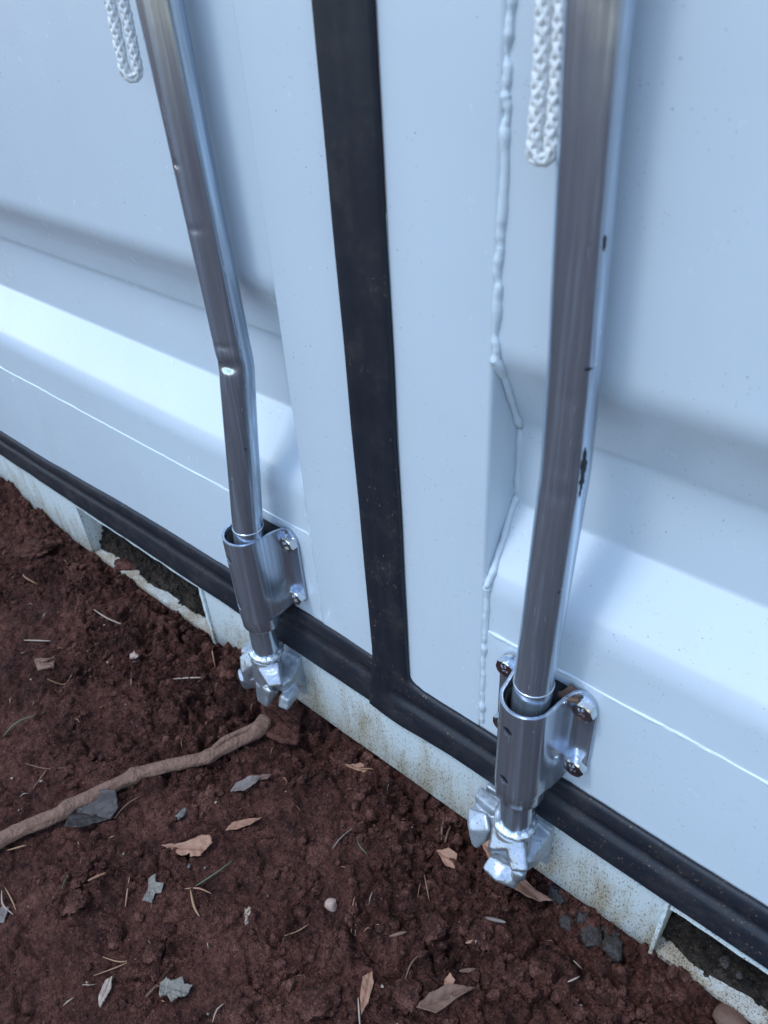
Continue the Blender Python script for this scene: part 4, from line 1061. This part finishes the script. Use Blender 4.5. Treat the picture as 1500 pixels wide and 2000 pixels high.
for k in range(90):
    x = rnd.uniform(-1.1, -0.02); y = -0.45 * rnd.random() ** 1.1
    a = rnd.uniform(0, 6.28); L = rnd.uniform(.003, .012) * (1.4 if rnd.random() < .2 else 1)
    dx, dy = math.cos(a) * L / 2, math.sin(a) * L / 2
    strand('straw_fragment', [(x - dx, y - dy), (x + dy * .12, y - dx * .12), (x + dx, y + dy)], rnd.uniform(.0004, .0009), rnd.choice([STRAW, PALE, TAN, BROWN, STRAW]), 'tiny broken straw fragment on the red soil', 'straw', 'tiny straw fragments on the soil', lift=.001, sub=5)
for k in range(40):
    x = rnd.uniform(-0.9, -0.05); y = -0.42 * rnd.random()
    o = rock('grain', x, y, rnd.uniform(.0010, .0022), 'tiny pale grain on the red soil', rnd.choice([PALE, FLAKE, QUARTZ]), 'grain', 'tiny pale grains on the soil', seed=k, lift=1.0, facets=4)

# grit lying in the sill pockets
def gritbed(x0, x1, seed):
    nx, ny = int((x1 - x0) / .0022), 22
    nx = int(nx * 1.6); ny = 40; xx = np.linspace(x0, x1, nx); uu = np.linspace(0, 1, ny)
    XX, UU = np.meshgrid(xx, uu)
    front = 0.010 + 0.014 * fbm(XX * 22, XX * 0 + seed, seed, 4)
    YY = front + (0.0455 - front) * UU
    ZZ = -0.0285 + 0.052 * UU ** 0.8 * (0.6 + 0.6 * fbm(XX * 9, UU * 2 + seed, seed + 1, 3)) + 0.010 * (fbm(XX * 130, YY * 130, seed + 2, 4, .75) - .4) * np.clip(UU * 4, 0, 1) + 0.008 * lumps(XX * 110, YY * 110, seed + 3, .6) * np.clip(UU * 5, 0, 1)
    ZZ[0] = -0.0290
    return XX, YY, ZZ
for x0, x1, sd, lb in ((-1.0515, -0.7245, 200, 'dark brown grit heaped in the left pocket of the sill'), (-0.0475, 0.2695, 300, 'dark brown grit heaped in the right pocket of the sill')):
    XX, YY, ZZ = gritbed(x0, x1, sd)
    gme = grid_mesh('grit', XX, YY, ZZ); gb = bmesh.new(); gb.from_mesh(gme); gr_ = np.random.default_rng(sd)
    for _ in range(1500 if x0 < -1 else 1200):
        a_, b_ = gr_.integers(0, XX.shape[0]), gr_.integers(0, XX.shape[1])
        pv, pf = protos[gr_.integers(0, 6)]; rr_ = min(0.0042, 0.0007 * math.exp(gr_.exponential(.6)))
        Rm = np.array(Matrix.Rotation(gr_.uniform(0, 6), 3, 'X') @ Matrix.Rotation(gr_.uniform(0, 6), 3, 'Z'))
        vv = [gb.verts.new(q) for q in (pv @ Rm.T * rr_ + [XX[a_, b_], min(YY[a_, b_] - .001, .042), ZZ[a_, b_] + rr_ * .3])]
        for f_ in pf: gb.faces.new([vv[k_] for k_ in f_])
    gb.to_mesh(gme); gb.free()
    tag(obj('grit', gme, GRIT), lb, 'grit', kind='stuff')
for x, y, r, l in ((0.010, .020, .0062, 'largest grey stone on the grit in the right pocket'), (0.024, .018, .0045, 'small grey stone on the grit in the right pocket')):
    o = rock('stone', x, y, r, l, STONE, 'stone', lift=.5); o.location.z = 0.000
